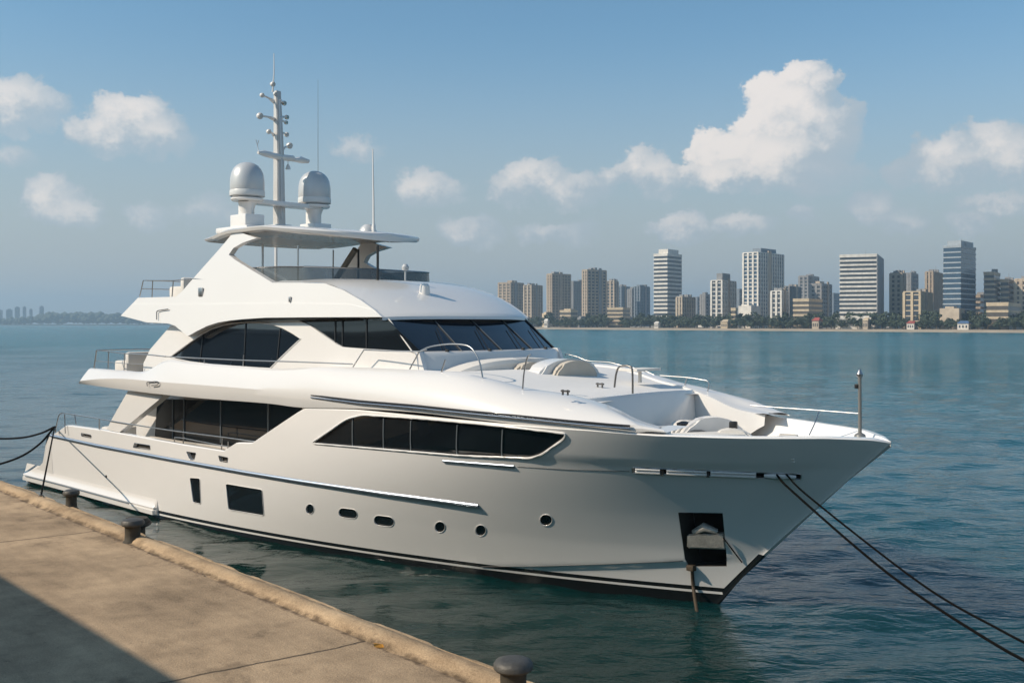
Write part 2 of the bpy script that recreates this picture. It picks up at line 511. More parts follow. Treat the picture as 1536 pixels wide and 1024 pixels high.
def round_loop(pts, r):
    """round the corners of a traced polygon"""
    o = []; n = len(pts)
    for i in range(n):
        p = Vector(pts[i]); a = Vector(pts[i - 1]) - p; b = Vector(pts[(i + 1) % n]) - p
        q = min(r, a.length * .45, b.length * .45)
        s0 = p + a.normalized() * q; s1 = p + b.normalized() * q
        for k in range(5):
            t = k / 4; o.append(tuple((1 - t) ** 2 * s0 + 2 * t * (1 - t) * p + t * t * s1))
    return o


def ell(cx, cy, rx, ry, n=20, rot=0.0):
    return [(cx + rx * math.cos(a) * math.cos(rot) - ry * math.sin(a) * math.sin(rot), cy + rx * math.cos(a) * math.sin(rot) + ry * math.sin(a) * math.cos(rot)) for a in (2 * math.pi * k / n for k in range(n))]


def pill(cx, cy, rx, ry, slope=0.15, n=8):
    o = []
    for k in range(2 * n + 2):
        a = -math.pi / 2 + math.pi * (k % (n + 1)) / n + (math.pi if k > n else 0)
        x = (rx - ry) * (1 if k <= n else -1) + ry * math.cos(a); y = ry * math.sin(a)
        o.append((cx + x, cy + y + x * slope))
    return o


HOLES = {
    'hull_window': [round_loop([(467, 664.5), (521, 628), (545, 622), (630, 627.5), (740, 637.5), (849, 650), (846, 658), (812, 682), (795, 687), (690, 683)], 7)],
    'port_window': [round_loop([(285, 716), (300, 717), (301.5, 755.5), (290, 753)], 2.5), round_loop([(339, 725), (393.5, 734), (396, 773), (343, 764)], 3)],
    'porthole': [ell(465, 763, 6, 7.6), pill(522, 769.5, 14, 7.2, .12), pill(576, 781, 15, 7.6, .12), ell(660, 789.8, 7.8, 8.2), ell(721, 795, 8, 8.4), ell(819, 779.5, 9.4, 8.4)],
    'pocket': [[(1017, 768), (1084, 769), (1090, 836), (1090, 849), (1033, 849), (1027, 838)]],
    'fairlead': [round_loop([(948, 700.5), (1080, 706.5), (1202, 710.5), (1201, 719), (1080, 714.5), (949, 709)], 3)],
    'vent': [round_loop([(202, 664), (225, 667.5), (225.5, 674), (200, 670.5)], 1), round_loop([(122, 649), (137, 652), (137, 656.5), (122, 653.5)], 1), round_loop([(328, 683), (342, 686), (341, 693), (330, 691)], 1), round_loop([(280, 677), (294, 679), (291, 689), (285, 689)], 1)],
}
DEPTH = {'hull_window': .06, 'port_window': .045, 'porthole': .045, 'pocket': .55, 'fairlead': .22, 'vent': .1}


def carve(o, cutters, m_list):
    cut = bpy.data.meshes.new('cut_tmp'); cb = bmesh.new()
    for c in cutters:
        tmp = bpy.data.meshes.new('c'); c.to_mesh(tmp); c.free(); cb.from_mesh(tmp); bpy.data.meshes.remove(tmp)
    cb.to_mesh(cut); cb.free()
    co = bpy.data.objects.new('cut_tmp', cut); COL.objects.link(co)
    co.matrix_world = Matrix.Translation((P0.x, P0.y, 0)) @ Matrix.Rotation(-PSI, 4, 'Z')
    md = o.modifiers.new('b', 'BOOLEAN'); md.operation = 'DIFFERENCE'; md.solver = 'EXACT'; md.object = co; md.use_hole_tolerant = False
    bpy.context.view_layer.update()
    dg = bpy.context.evaluated_depsgraph_get()
    me = bpy.data.meshes.new_from_object(o.evaluated_get(dg))
    o.modifiers.clear(); o.data = me
    bpy.data.objects.remove(co); bpy.data.meshes.remove(cut)
    me.polygons.foreach_set('use_smooth', [True] * len(me.polygons)); me.set_sharp_from_angle(angle=R(28))


hull = obj('hull', build_hull(), M['hull'], yacht, smooth=28)
bpy.context.view_layer.update()
loops3 = {k: [[PH(*q) for q in subdiv_loop(l, 5)] for l in v] for k, v in HOLES.items()}
cuts = []
for k, v in loops3.items():
    for l in v:
        cuts.append(cutter(l, DEPTH[k]))
carve(hull, cuts, None)


def skin_fill(loop, depth, m, name, parent, mirror=False):
    """a pane that fills a carved opening, depth metres behind the skin"""
    bm = sheet(loop, (), lambda x, z: -half(x, z) + depth, .012, .3)
    return obj(name, bm, m, parent, smooth=40)


def ring_trim(loop, r, m, name, parent, mirror=True, dy=-.004):
    bm = bmesh.new()
    for sgn in (1,):
        L = [Vector((p.x, (p.y + dy) * sgn, p.z)) for p in loop]
        add_tube(bm, L + [L[0], L[1]], r, 6, cap=False)
    return obj(name, bm, m, parent, smooth=60)


for l in loops3['hull_window']:
    w = skin_fill(l, .035, M['glass'], 'hull_window', yacht)
    for px in (530, 576.5, 617.5, 687, 755):
        bm = bmesh.new()
        y0 = 624 + (px - 545) * .093 if px > 545 else 625.5
        y1 = 664.5 + (px - 467) * .083
        for sgn in (1,):
            a, b = PH(px, y0, -.045), PH(px, y1, -.045)
            ps = [a.lerp(b, k / 4) for k in range(5)]
            ps = [Vector((q.x, -(half(q.x, q.z) - .028) * sgn, q.z)) for q in ps]
            add_tube(bm, ps, .016, 4)
        obj('mullion', bm, M['frame'], w, smooth=0)
    ring_trim(l, .022, M['gel'], 'window_surround', w)
for l in loops3['port_window']:
    w = skin_fill(l, .022, M['glass'], 'hull_window', yacht); ring_trim(l, .009, M['gel'], 'window_frame', w)
for l in loops3['porthole']:
    w = skin_fill(l, .022, M['glass'], 'porthole', yacht); ring_trim(l, .006, M['gel'], 'porthole_rim', w)
for l in loops3['vent']:
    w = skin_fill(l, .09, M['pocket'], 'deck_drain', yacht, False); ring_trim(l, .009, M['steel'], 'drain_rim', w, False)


def hull_strip(pts, r, name, m, step=10, dt=.0, sq=(1, 1)):
    bm = bmesh.new()
    P = [PH(x, y, dt) for x, y in subdiv_loop(pts, step, False)]
    for sgn in (1,): add_tube(bm, [Vector((p.x, p.y * sgn, p.z)) for p in P], r, 8)
    return obj(name, bm, m, yacht, smooth=60)


hull_strip([(77, 653), (146, 668), (258, 689), (366, 708), (450, 721.5), (570, 739), (718, 758.5)], .055, 'rub_rail', M['rub'])
hull_strip([(665, 691), (771, 699)], .032, 'rub_rail', M['rub'])

hull_strip([(722, 849.5), (800, 849), (900, 846), (1000, 842), (1024, 840.5)], .007, 'chine_line', M['groove'], dt=.001)  # thin dark lines drawn along the chine and knuckle creases
hull_strip([(776, 699.5), (850, 704), (944, 706.5)], .006, 'knuckle_line', M['groove'], dt=.0)
# recessed fairlead at the bow: two steel rails and a roller, their reflected brightness painted white
l = loops3['fairlead'][0]
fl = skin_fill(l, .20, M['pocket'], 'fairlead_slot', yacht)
bm = bmesh.new(); bm3 = bmesh.new()
for sgn in (1,):
    for yo, r in ((2.4, .024), (6.4, .034)):
        for x0, x1 in ((953, 990), (1000, 1060), (1066, 1134)):
            P = [PH(x, 700.6 + (x - 948) * .0405 + yo, .012) for x in [x0 + (x1 - x0) * k / 6 for k in range(7)]]
            add_tube(bm, [Vector((p.x, p.y * sgn, p.z)) for p in P], r, 8)
    for x in (994, 1062):
        p = PH(x, 705 + (x - 948) * .0405, -.06); p.y *= sgn
        b4 = bmesh.new(); add_box(b4, p, (.07, .08, .14), bevel=.015); obj('fairlead_bracket', b4, M['dsteel'], fl)
    P = [PH(x, 705 + (x - 948) * .0405, .01) for x in (1146, 1160, 1178, 1194)]
    add_tube(bm3, [Vector((p.x, p.y * sgn, p.z)) for p in P], [.03, .055, .05, .03], 8)
obj('fairlead_rail', bm, M['gel'], fl); obj('fairlead_roller', bm3, M['gel'], fl)
ring_trim(l, .010, M['steel'], 'fairlead_rim', fl)
def lining(loop, depth, m, name, parent):
    cx = sum(p.x for p in loop) / len(loop); cz = sum(p.z for p in loop) / len(loop); bm = bmesh.new()
    k = lambda v, c, e: v + (c - v) / max(abs(c - v), 1e-4) * min(e, abs(c - v) * .5)
    rows = [[Vector((k(p.x, cx, .006), p.y + d, k(p.z, cz, .006))) for p in loop + loop[:1]] for d in (.004, depth)]
    add_grid(bm, rows); return obj(name, bm, m, parent, smooth=20)
lining(l, .19, M['domeband'], 'fairlead_lining', fl)

# anchor pocket with a stowed plough anchor and its hanging shank
l = loops3['pocket'][0]
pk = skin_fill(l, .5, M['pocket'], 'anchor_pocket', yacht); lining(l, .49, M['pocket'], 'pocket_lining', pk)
bm = bmesh.new()
for k in range(5):   # stained plate lining on the aft cheek
    pass
an = None
bm = bmesh.new()
A = [PH(1029, 801, -.02), PH(1086, 800, -.02), PH(1089, 824, .03), PH(1029, 822, .03)]
C = [q + Vector((0, .34, 0)) for q in A]
va = [bm.verts.new(q) for q in A]; vc = [bm.verts.new(q) for q in C]
for i in range(4): bm.faces.new((va[i], va[(i + 1) % 4], vc[(i + 1) % 4], vc[i]))
bm.faces.new(va); bm.faces.new(vc[::-1])
bmesh.ops.bevel(bm, geom=bm.edges[:], offset=.03, segments=2, affect='EDGES')
add_tube(bm, [PH(1040, 798, -.1), PH(1056, 790, -.12), PH(1076, 797, -.1)], [.05, .09, .05], 10)
an = obj('anchor', bm, mat('galvanised_anchor', (.46, .43, .38), .5, metal=.2, var=.6, vscale=7, bump=.4, bscale=25), yacht)
bm = bmesh.new(); add_tube(bm, smooth_pts([PH(1038, 848, .04), PH(1040, 880, .06), TZ(1046, 921, -.05)], 4), [.034] * 9, 10)
add_box(bm, PH(1037, 851, .02), (.16, .14, .12), bevel=.03)
obj('anchor_chain', bm, mat('rusty_chain', (.06, .045, .03), .7, metal=.3, var=.5, vscale=14, bump=.5, bscale=30), an)
bm = bmesh.new(); add_tube(bm, [PH(1085, 806, .03), PH(1100, 826, .03), PH(1113, 843, .02)], .012, 6)
obj('anchor_strop', bm, M['rope'], an)

# swim platform and the moulded side sponsons at the stern
def build_sponson():
    bm = bmesh.new()
    rows = []
    pts = [(36, 714), (58, 722), (100, 733), (150, 746), (200, 759), (228, 767), (234, 771)]
    P = []
    for i, (x, y) in enumerate(pts):
        p = T(x, y, 2.98 + .1 * min(i, 2) / 2); P.append(p)
    P = smooth_pts(P, 5); n = len(P)
    for i, p in enumerate(P):
        e = 1 - sstep(i, n - 4, n - 1) * .75; st = sstep(i, -1, 6)
        b = half(max(p.x, -23.9), .5); t = -p.y; z = .16
        out_ = b + .11 * e
        w = out_ - b
        ring = [(p.x, -(b - .03), .64), (p.x, -(b + w * .10), .46), (p.x, -(b + w * .35), .36), (p.x, -(b + w * .8), .295), (p.x, -out_, .27), (p.x, -(out_ - .02), .26), (p.x, -(out_ - .02), .205), (p.x, -(out_ + .01), .20), (p.x, -(out_ + .005), .085), (p.x, -(out_ - .05), .065), (p.x, -(b - .3), .05)]
        rows.append([Vector(q) for q in ring])
    add_grid(bm, rows); bm.faces.new([v for v in bm.verts][-11:])
    return bm
spon = obj('sponson', build_sponson(), M['gel'], yacht, smooth=35)
bm = bmesh.new()
P = [Vector((x, -(half(max(x, -23.9), .5) + .10), .232)) for x in [-25.2 + k * .4 for k in range(20)]]
add_tube(bm, P, .020, 6); obj('sponson_strip', bm, M['frame'], spon)
bm = bmesh.new()
rows = []
for k in range(13):
    t = -2.95 + 5.9 * k / 12
    e = -25.55 + .5 * (abs(t) / 2.95) ** 4 * .9
    rows.append([Vector((-23.2, t, .36)), Vector((e + .4, t, .32)), Vector((e, t, .26)), Vector((e, t, .05)), Vector((e + .3, t, -.15)), Vector((-23.2, t, -.15))])
add_grid(bm, rows)
obj('swim_platform', bm, M['gel'], yacht, smooth=35)
# quarter fairings sweep from the transom down on to the platform
bm = bmesh.new()
prof = [(-23.3, 1.78), (-23.55, 1.6), (-23.75, 1.2), (-23.98, .8), (-24.3, .62), (-24.9, .42), (-25.4, .25), (-25.4, 0), (-23.2, 0), (-23.2, 1.78)]
add_panel(bm, [Vector((x, -(half(max(x, -23.6), max(z, .2)) - .005), z)) for x, z in prof], [], (0, .35, 0))
obj('quarter_fairing', bm, M['gel'], yacht, smooth=30)

# ------------------------------------------------------------------ upper deck band (the sweeping shoulder round the upper deck)
def hd(s, dt=0): return half(min(s, 3.2), 3.4) + dt
def PD(px, py, dt):
    """traced point on a vertical sheet dt outside the deck edge"""
    t = 3.0
    for _ in range(40):
        p = T(px, py, t); t += .5 * (hd(p.x, dt) - t)
    return T(px, py, t)
BAND = [  # lower edge px, crease px, crest px
    ((118.5, 575), (120, 571), (134, 552.5)), ((150, 579.5), (152, 568), (160, 554.5)), ((187, 584.5), (187, 568), (188, 556.5)), ((222, 589), (222, 571), (216, 557)), ((250, 592), (252, 573.5), (248, 541)),
    ((300, 597), (300, 577), (285, 544)), ((398, 604.5), (400, 585), (403, 553)), ((452, 611), (467, 591.5), (470, 551)), ((530, 612.5), (540, 600), (529, 551.5)), ((620, 618), (625, 607), (614, 555)),
    ((700, 627), (705, 615.5), (680, 559)), ((770, 635.5), (775, 622), (730, 568)), ((849, 645), (850, 629.5), (790, 583)), ((915, 648.5), (915, 635.3), (850, 592)), ((958, 648), (950, 637), (905, 608)), ((975, 647), (968, 640), (948, 629)), ((1000, 648.5), (995, 644.5), (988, 641.5))]
def build_band():
    bm = bmesh.new(); rows = []
    A, B, C = [], [], []
    n = len(BAND)
    for i, (a, b, c) in enumerate(BAND):
        k = i / (n - 1)
        aft = i < 8
        A.append(PD(*a, .02)); B.append(PD(*b, .10 if aft else .05 - .05 * max(0, i - 12) / 3)); C.append(PD(*c, -.12 - .0 if aft else (-.30 - .55 * ((i - 8) / 5) if i < 13 else (-.86, -.84, -.66, -.34)[i - 13])))
    A, B, C = smooth_pts(A, 5), smooth_pts(B, 5), smooth_pts(C, 5)
    for a, b, c in zip(A, B, C):
        d = (c - b); fl_ = sstep(a.x, -13, -6)
        bul = (Vector((0, -.10, 0)) + Vector((0, 0, .05))) * (.15 + .85 * fl_)
        m1 = b + d * .4 + bul * min(1, d.length); m2 = b + d * .78 + bul * .75 * min(1, d.length)
        inn = c + Vector((0, min(.22, -c.y * .3), -.02)); dk = c + Vector((0, min(.26, -c.y * .35), -.30))
        if c.x > -1.75: dk.z = 2.78 + (c.z - .12 - 2.78) * sstep(c.x, -.9, .35)
        low = a + Vector((0, .7, .06)); a2 = a.lerp(b, .5) + Vector((0, -.015, 0))
        rows.append([low, a, a2, b, b + d * .15 + bul * .45 * min(1, d.length), m1, m2, b + d * .93 + bul * .3 * min(1, d.length), c + Vector((0, .05, .012)), inn, dk])
    add_grid(bm, rows)
    bm.verts.ensure_lookup_table()
    e0 = bm.verts[:11]; bm.faces.new(e0)
    return bm, A, B, C
bm, BA, BB, BC = build_band()
band = obj('upper_deck', bm, M['gel'], yacht, smooth=24, port=True)
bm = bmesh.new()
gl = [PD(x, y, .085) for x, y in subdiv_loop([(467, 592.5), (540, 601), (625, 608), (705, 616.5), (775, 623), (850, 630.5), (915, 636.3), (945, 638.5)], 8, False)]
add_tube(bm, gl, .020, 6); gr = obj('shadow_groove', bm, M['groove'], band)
bm = bmesh.new(); add_tube(bm, [p + Vector((0, -.012, -.05)) for p in gl], .016, 6); obj('groove_strip', bm, M['rub'], gr)

# deck surfaces between the shoulders
bm = bmesh.new(); rows = []
for c in BC:
    if c.x > -1.5: continue
    z = c.z - .06 if c.x > -9 else 4.0 - .0
    if c.x < -16.5: z = c.z - .28
    y = c.y + .2
    rows.append([Vector((c.x, y * (1 - k / 4), z + .04 * (1 - (1 - k / 4) ** 2))) for k in range(9)])
add_grid(bm, rows)
rows2 = [[p + Vector((0, 0, -.45)) for p in r] for r in rows[:3]]
obj('upper_deck_floor', bm, M['deck'], band, smooth=30)
# underside of the overhang
bm = bmesh.new()
rows = [[Vector((a.x, (a.y + .6) * (1 - k / 2), a.z + .06)) for k in range(5)] for a in BA if a.x < -8]
add_grid(bm, rows); obj('overhang_soffit', bm, M['gel'], band)
# fore bulkhead of the raised foredeck
bm = bmesh.new()
n = 18; rows = []
for zf in (0, .5, .94, 1):
    r_ = []
    for k in range(n + 1):
        t = 2.0 - 4.0 * k / n
        zt = 3.95 + .05 * (1 - (t / 2.0) ** 2)
        r_.append(Vector((-1.55 - .22 * (t / 2.0) ** 4 + (.18 if zf == 0 else .06 if zf == .5 else .0) - (.05 if zf == 1 else 0), -t, 2.7 + (zt - 2.7) * zf)))
    rows.append(r_)
rows.append([p + Vector((-.5, 0, -.02)) for p in rows[-1]])
add_grid(bm, rows); obj('foredeck_bulkhead', bm, M['gel'], band, smooth=35)

# ------------------------------------------------------------------ lower saloon
bm = bmesh.new()
add_box(bm, (-13.9, 0, 2.35), (10.0, 4.5, 2.3), bevel=.04)
saloon = obj('saloon', bm, M['gel'], yacht)
bm = bmesh.new()
GW = [T(x, y, 2.30) for x, y in round_loop([(236, 598), (450, 604), (452, 625), (406, 668), (340, 668), (232, 655)], 4)]
add_panel(bm, GW, [], (0, .04, 0))
sw = obj('saloon_window', bm, M['glass'], saloon, smooth=0)
for px in (259, 276, 331, 402):
    bm = bmesh.new(); add_tube(bm, [T(px, 598, 2.315), T(px, 664, 2.315)], .02, 4); obj('mullion', bm, M['frame'], sw, smooth=0)
# lower fashion plate between bulwark and overhang
bm = bmesh.new()
add_panel(bm, [T(x, y, 3.10) for x, y in [(192, 586), (247, 591), (241, 597), (179, 648), (160, 644), (168, 628)]], [], (0, .22, 0))
obj('wing_panel', bm, M['gel'], yacht, smooth=30, port=True)
bm = bmesh.new(); add_tube(bm, [T(238, 596, 3.0), T(190, 641, 3.0)], .02, 6); obj('wing_handrail', bm, M['dsteel'], yacht)

# ------------------------------------------------------------------ upper deck house
def hs(p):  # house sides lean in
    return 2.52 - .10 * (p.z - 4.3) - .03 * max(0, p.x + 8) ** 2
def yhs(d): return lambda x, z: -hs(Vector((x, 0, z))) + d
def PP(px, py, fn, dt=0.0):
    t = 2.5
    for _ in range(30):
        p = T(px, py, t); t += .5 * (fn(p) + dt - t)
    return T(px, py, t)
ARCH = [(255, 535), (270, 524), (285, 513), (300, 502.5), (316, 493.5), (335, 487.5), (353, 484.3), (372, 483.2), (392, 483.7), (410, 486.5), (425, 492), (439, 499.5), (451, 508), (437, 521), (421, 536.5), (405, 552.5), (385, 551.5), (364, 550), (320, 547), (285, 542.5), (265, 538.5)]
WSIDE = [(447, 480.5), (500, 477.5), (574.5, 476), (629, 527), (549, 523), (514, 520.3), (505, 516), (498, 511), (463, 487)]
HOUSE = [(256, 488), (225, 524), (215, 545), (215, 570), (400, 570), (640, 570), (628.5, 527.5), (549, 523), (514, 520.3), (505, 516), (498, 511), (463, 487), (447, 480.5), (500, 477.5), (572.5, 476), (573, 473), (500, 471), (400, 470), (330, 478), (290, 486)]
bm = bmesh.new()
P3 = lambda L, dt=0.0, step=9: [PP(x, y, hs, dt) for x, y in subdiv_loop(L, step)]
bm = sheet(P3(HOUSE), [P3(ARCH)], yhs(0), .10)
house = obj('deckhouse', bm, M['gel'], yacht, smooth=25, port=True)
for nm, L, ms in (('arched_window', ARCH, ((305, 501, 300, 545), (369, 484, 366, 550), (421, 490, 416, 541))), ('wheelhouse_side_window', WSIDE, ((503, 477, 503, 514), (514, 477, 514, 520), (550, 476.5, 550, 523)))):
    bm = sheet(P3(L), [], yhs(.05), .03)
    w = obj(nm, bm, M['glassblue'] if nm[0] == 'a' else M['glass'], house, smooth=40)
    for i, (x0, y0, x1, y1) in enumerate(ms):
        bm = bmesh.new(); add_tube(bm, [PP(x0, y0, hs, -.045), PP(x1, y1, hs, -.045)], .022, 4)
        obj('mullion', bm, M['black'], w, smooth=0)
bm = bmesh.new(); add_tube(bm, P3(ARCH, .004) + P3(ARCH, .004)[:1], .018, 6, False); obj('window_surround', bm, M['gel'], house)

# windscreen: raked panes with a slight bow, white sill under them
def wsx(t, f):  # f 0 at the sill, 1 under the brow
    top, base = -7.22, -6.16
    return base + (top - base) * f + (.42 - .12 * f) * (1 - (t / 2.3) ** 2)
def wsz(f): return 4.76 + .82 * f
bm = bmesh.new(); n = 24
hw = lambda f: 2.36 - .10 * f
rows = [[Vector((wsx(hw(f) * (1 - 2 * k / n), f), -hw(f) * (1 - 2 * k / n), wsz(f))) for k in range(n + 1)] for f in (0, .25, .5, .75, 1)]
add_grid(bm, rows)
ws = obj('windscreen', bm, M['glassblue'], house, smooth=60)
for tf, r, m in ((1, .016, 'cushl'), (.5, .014, 'wsframe'), (0.0, .014, 'wsframe'), (-.5, .014, 'wsframe'), (-1, .022, 'black')):  # beige corner post paints in a streak reflected on the curved glass
    bm = bmesh.new(); add_tube(bm, [Vector((wsx(hw(f) * tf, f) + .012, -hw(f) * tf, wsz(f) + .01)) for f in (0, .25, .5, .75, 1)], r, 6); obj('mullion', bm, M[m], ws)
bm = bmesh.new()
rows = [[Vector((wsx(2.36 * (1 - 2 * k / n), 0) + dx, -2.40 * (1 - 2 * k / n), z)) for k in range(n + 1)] for dx, z in ((-.05, 4.79), (.10, 4.77), (.16, 4.70), (.34, 3.9))]
add_grid(bm, rows); obj('windscreen_sill', bm, M['gel'], house)
for tf in (.7, .2, -.3, -.75):
    bm = bmesh.new()
    f0, f1 = .04, .62; t0, t1 = tf * 2.3, (tf - .13) * 2.3
    add_tube(bm, [Vector((wsx(t0, f0) + .06, -t0, wsz(f0) + .03)), Vector((wsx(t1, f1) + .04, -t1, wsz(f1) + .03))], .012, 5)
    add_box(bm, (wsx(t0, 0) + .06, -t0, 4.80), (.08, .06, .06), bevel=.01); obj('windscreen_wiper', bm, M['black'], ws)

# ------------------------------------------------------------------ sun deck coaming, arch leg and wheelhouse roof
def cs(p): return 2.66 - .17 * (p.z - 5.45) - .036 * max(0, p.x + 9.5) ** 2
def ycs(d): return lambda x, z: -cs(Vector((x, 0, z))) - d
COAM = [(181, 473.5), (221, 484), (253, 485.5), (263, 489), (282, 504.6), (295, 497), (310, 489.5), (327, 484), (345, 481), (364, 479), (398, 476.8), (460, 476.2), (517, 476), (573, 475.6), (562, 465), (541, 450), (515, 435), (488, 425), (450, 424), (408.7, 424), (380, 406.5), (353, 390), (343, 382), (350, 372), (364, 364), (385, 357), (352, 346), (343, 357), (329.5, 373), (300, 406), (285, 423), (274, 436), (263.6, 445), (235, 445.7), (207, 446.5)]
bm = bmesh.new()
Q = [PP(x, y, cs) for x, y in subdiv_loop(COAM, 10)]
bm = sheet(Q, [], ycs(0), .16)
coam = obj('sun_deck', bm, M['gel'], yacht, smooth=25, port=True)
# slightly proud lower strake that makes the long crease
bm = bmesh.new()
STR = [(183, 473.8), (221, 483.5), (253, 485), (264, 488.5), (282, 504), (295, 496.5), (310, 489), (327, 483.5), (345, 480.5), (364, 478.5), (398, 476.3), (460, 475.7), (517, 475.5), (570, 475.3), (556, 464), (525, 456.5), (430, 454.6), (253, 456.5), (198, 456)]
Q2 = [PP(x, y, cs, .014) for x, y in subdiv_loop(STR, 10)]
bm = sheet(Q2, [], ycs(.014), .05)
obj('coaming_strake', bm, M['gel'], coam, smooth=25)
# roof over the wheelhouse
cre = [PP(x, y, cs, -.03) for x, y in [(408.7, 424), (450, 424), (488, 425), (515, 435), (541, 450), (562, 465), (573, 475.6)]]
cre = smooth_pts(cre, 5); bm = bmesh.new(); rows = []
for i, p in enumerate(cre):
    k = i / (len(cre) - 1); row = []
    for j in range(25):
        q = 1 - 2 * j / 24
        row.append(Vector((p.x + (.50 * k ** 2) * (1 - q * q), p.y * q, p.z + (.16 - .10 * k) * (1 - q ** 4) * (1 if k < 1 else .5))))
    rows.append(row)
rows.append([v + Vector((.02, 0, -.07)) for v in rows[-1]]); rows.append([v + Vector((-.5, 0, .02)) for v in rows[-1]])
add_grid(bm, rows); roof = obj('wheelhouse_roof', bm, M['gel'], yacht, smooth=30)
bm = bmesh.new()
rt = rows[-2]; add_tube(bm, [v + Vector((-.02, 0, .0)) for v in rt], .018, 6); obj('brow_seal', bm, M['black'], roof)
# sun deck floor and soffit
bm = bmesh.new()
rows = [[Vector((x, -(2.5 if x > -18 else 2.5) * (1 - k / 3), z)) for k in range(7)] for x, z in ((-18.6, 5.55), (-18.1, 5.95), (-16, 5.95), (-12, 5.95), (-10.5, 5.95))]
add_grid(bm, rows); obj('sun_deck_floor', bm, M['deck'], coam)
bm = bmesh.new()
rows = [[Vector((x, -2.55 * (1 - k / 3), z)) for k in range(7)] for x, z in ((-18.75, 5.60), (-17.2, 5.40), (-15.5, 5.40), (-8, 5.50))]
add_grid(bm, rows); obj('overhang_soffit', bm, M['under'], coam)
# side deck wall lines: upper house aft bulkhead
bm = bmesh.new(); add_box(bm, (-11.9, 0, 4.7), (7.4, 4.0, 1.5)); obj('house_core', bm, M['gel'], house)

# smoked fly-bridge wind deflector
FB = [((376, 402), (380, 412)), ((392, 401), (400, 421)), ((420, 400), (424, 422.5)), ((446, 400), (449, 422.5))]
bm = bmesh.new(); top, bot = [], []
def fs(p): return 2.18 - .05 * max(0, p.x + 11)
for a, b in FB: top.append(PP(*a, fs)); bot.append(PP(*b, fs, -.02))
fx = -8.05
E_ = top[-1]
def ringpts(side, zz, lean):
    pts = [Vector(p) for p in side]
    s_end = pts[-1].x; t_end = -pts[-1].y
    arc = []
    for k in range(1, 12):
        a = math.pi * k / 12
        arc.append(Vector((s_end + .45 * math.sin(a) ** .7, -t_end * math.cos(a), pts[-1].z)))
    return pts + arc + [Vector((p.x, -p.y, p.z)) for p in reversed(pts)]
# the panes run forward until they turn across the boat
top = [p for p in top if p.x < -7.9]; bot = [p for p in bot if p.x < -7.9][:len(top)]; top = top[:len(bot)]
rt_, rb_ = ringpts(top, 0, 0), ringpts(bot, 0, 0)
add_grid(bm, [rb_, [a.lerp(b, .5) for a, b in zip(rb_, rt_)], rt_])
defl = obj('wind_deflector', bm, M['smoke'], coam, smooth=60)
bm = bmesh.new(); add_tube(bm, rt_, .018, 6); obj('deflector_rail', bm, M['steel'], defl)

# ------------------------------------------------------------------ hardtop
def build_hardtop():
    bm = bmesh.new()
    x0, x1 = -15.35, -9.75; n = 44
    def wd(x):
        k = (x - x0) / (x1 - x0)
        w = 2.36 * (1 - max(0, (k - .5) / .5) ** 2.4) ** .5 if k > .5 else 2.36 * (.86 + .14 * sstep(k, 0, .3))
        return max(w, .02)
    def zt(x): return interp(x, [(-15.4, 7.80), (-13.5, 7.93), (-12, 7.93), (-10, 7.72), (-8.7, 7.46)])
    rows = []
    for i in range(n + 1):
        k = i / n; k = 1 - (1 - k) ** 1.6 if True else k
        x = x0 + (x1 - x0) * k; w = wd(x); z = zt(x); th = .16 if k > .1 else .12
        row = []
        for q in (0, .3, .6, .85, .97, 1.0): row.append(Vector((x, -w * q, z + .05 * (1 - q * q) - (.05 if q == 1 else 0.012 if q == .97 else 0))))
        row += [Vector((x, -w * .985, z - th * .75)), Vector((x, -w * .93, z - th)), Vector((x, -w * .6, z - th - .02)), Vector((x, 0, z - th - .03))]
        rows.append(row)
    g = add_grid(bm, rows)
    for r in g:
        pass
    bm.faces.new(g[0]); bm.faces.new(g[-1][::-1])
    for f in bm.faces:
        f.material_index = 0
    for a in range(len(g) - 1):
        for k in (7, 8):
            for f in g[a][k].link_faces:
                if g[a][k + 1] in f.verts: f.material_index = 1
    mirror_y(bm)
    bmesh.ops.remove_doubles(bm, verts=bm.verts[:], dist=.001)
    return bm
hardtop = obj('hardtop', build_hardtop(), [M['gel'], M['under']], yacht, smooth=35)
for (xa, ya, xb, yb, t, r, m) in ((394, 365, 394, 424, 1.7, .03, 'gel'), (447, 368, 447, 424, 2.05, .022, 'steel'), (414, 362, 414, 412, -1.6, .05, 'gel'), (500, 375, 499, 402, -1.6, .022, 'steel'), (537.6, 374, 537.6, 402, -1.2, .03, 'black'), (566.6, 368, 566.6, 402, .9, .032, 'black')):
    bm = bmesh.new(); a, b = T(xa, ya, t), T(xb, yb, t); b.z = min(b.z, 6.3); add_tube(bm, [a, b], r, 8); obj('hardtop_support', bm, M[m], hardtop)
bm = bmesh.new()
for t in (-.8, -1.5):
    a, b = T(533, 374, t), T(511, 404, t); add_tube(bm, [a, b + Vector((-.25, 0, -.3))], .09, 6)
obj('hardtop_strut', bm, M['under'], hardtop)

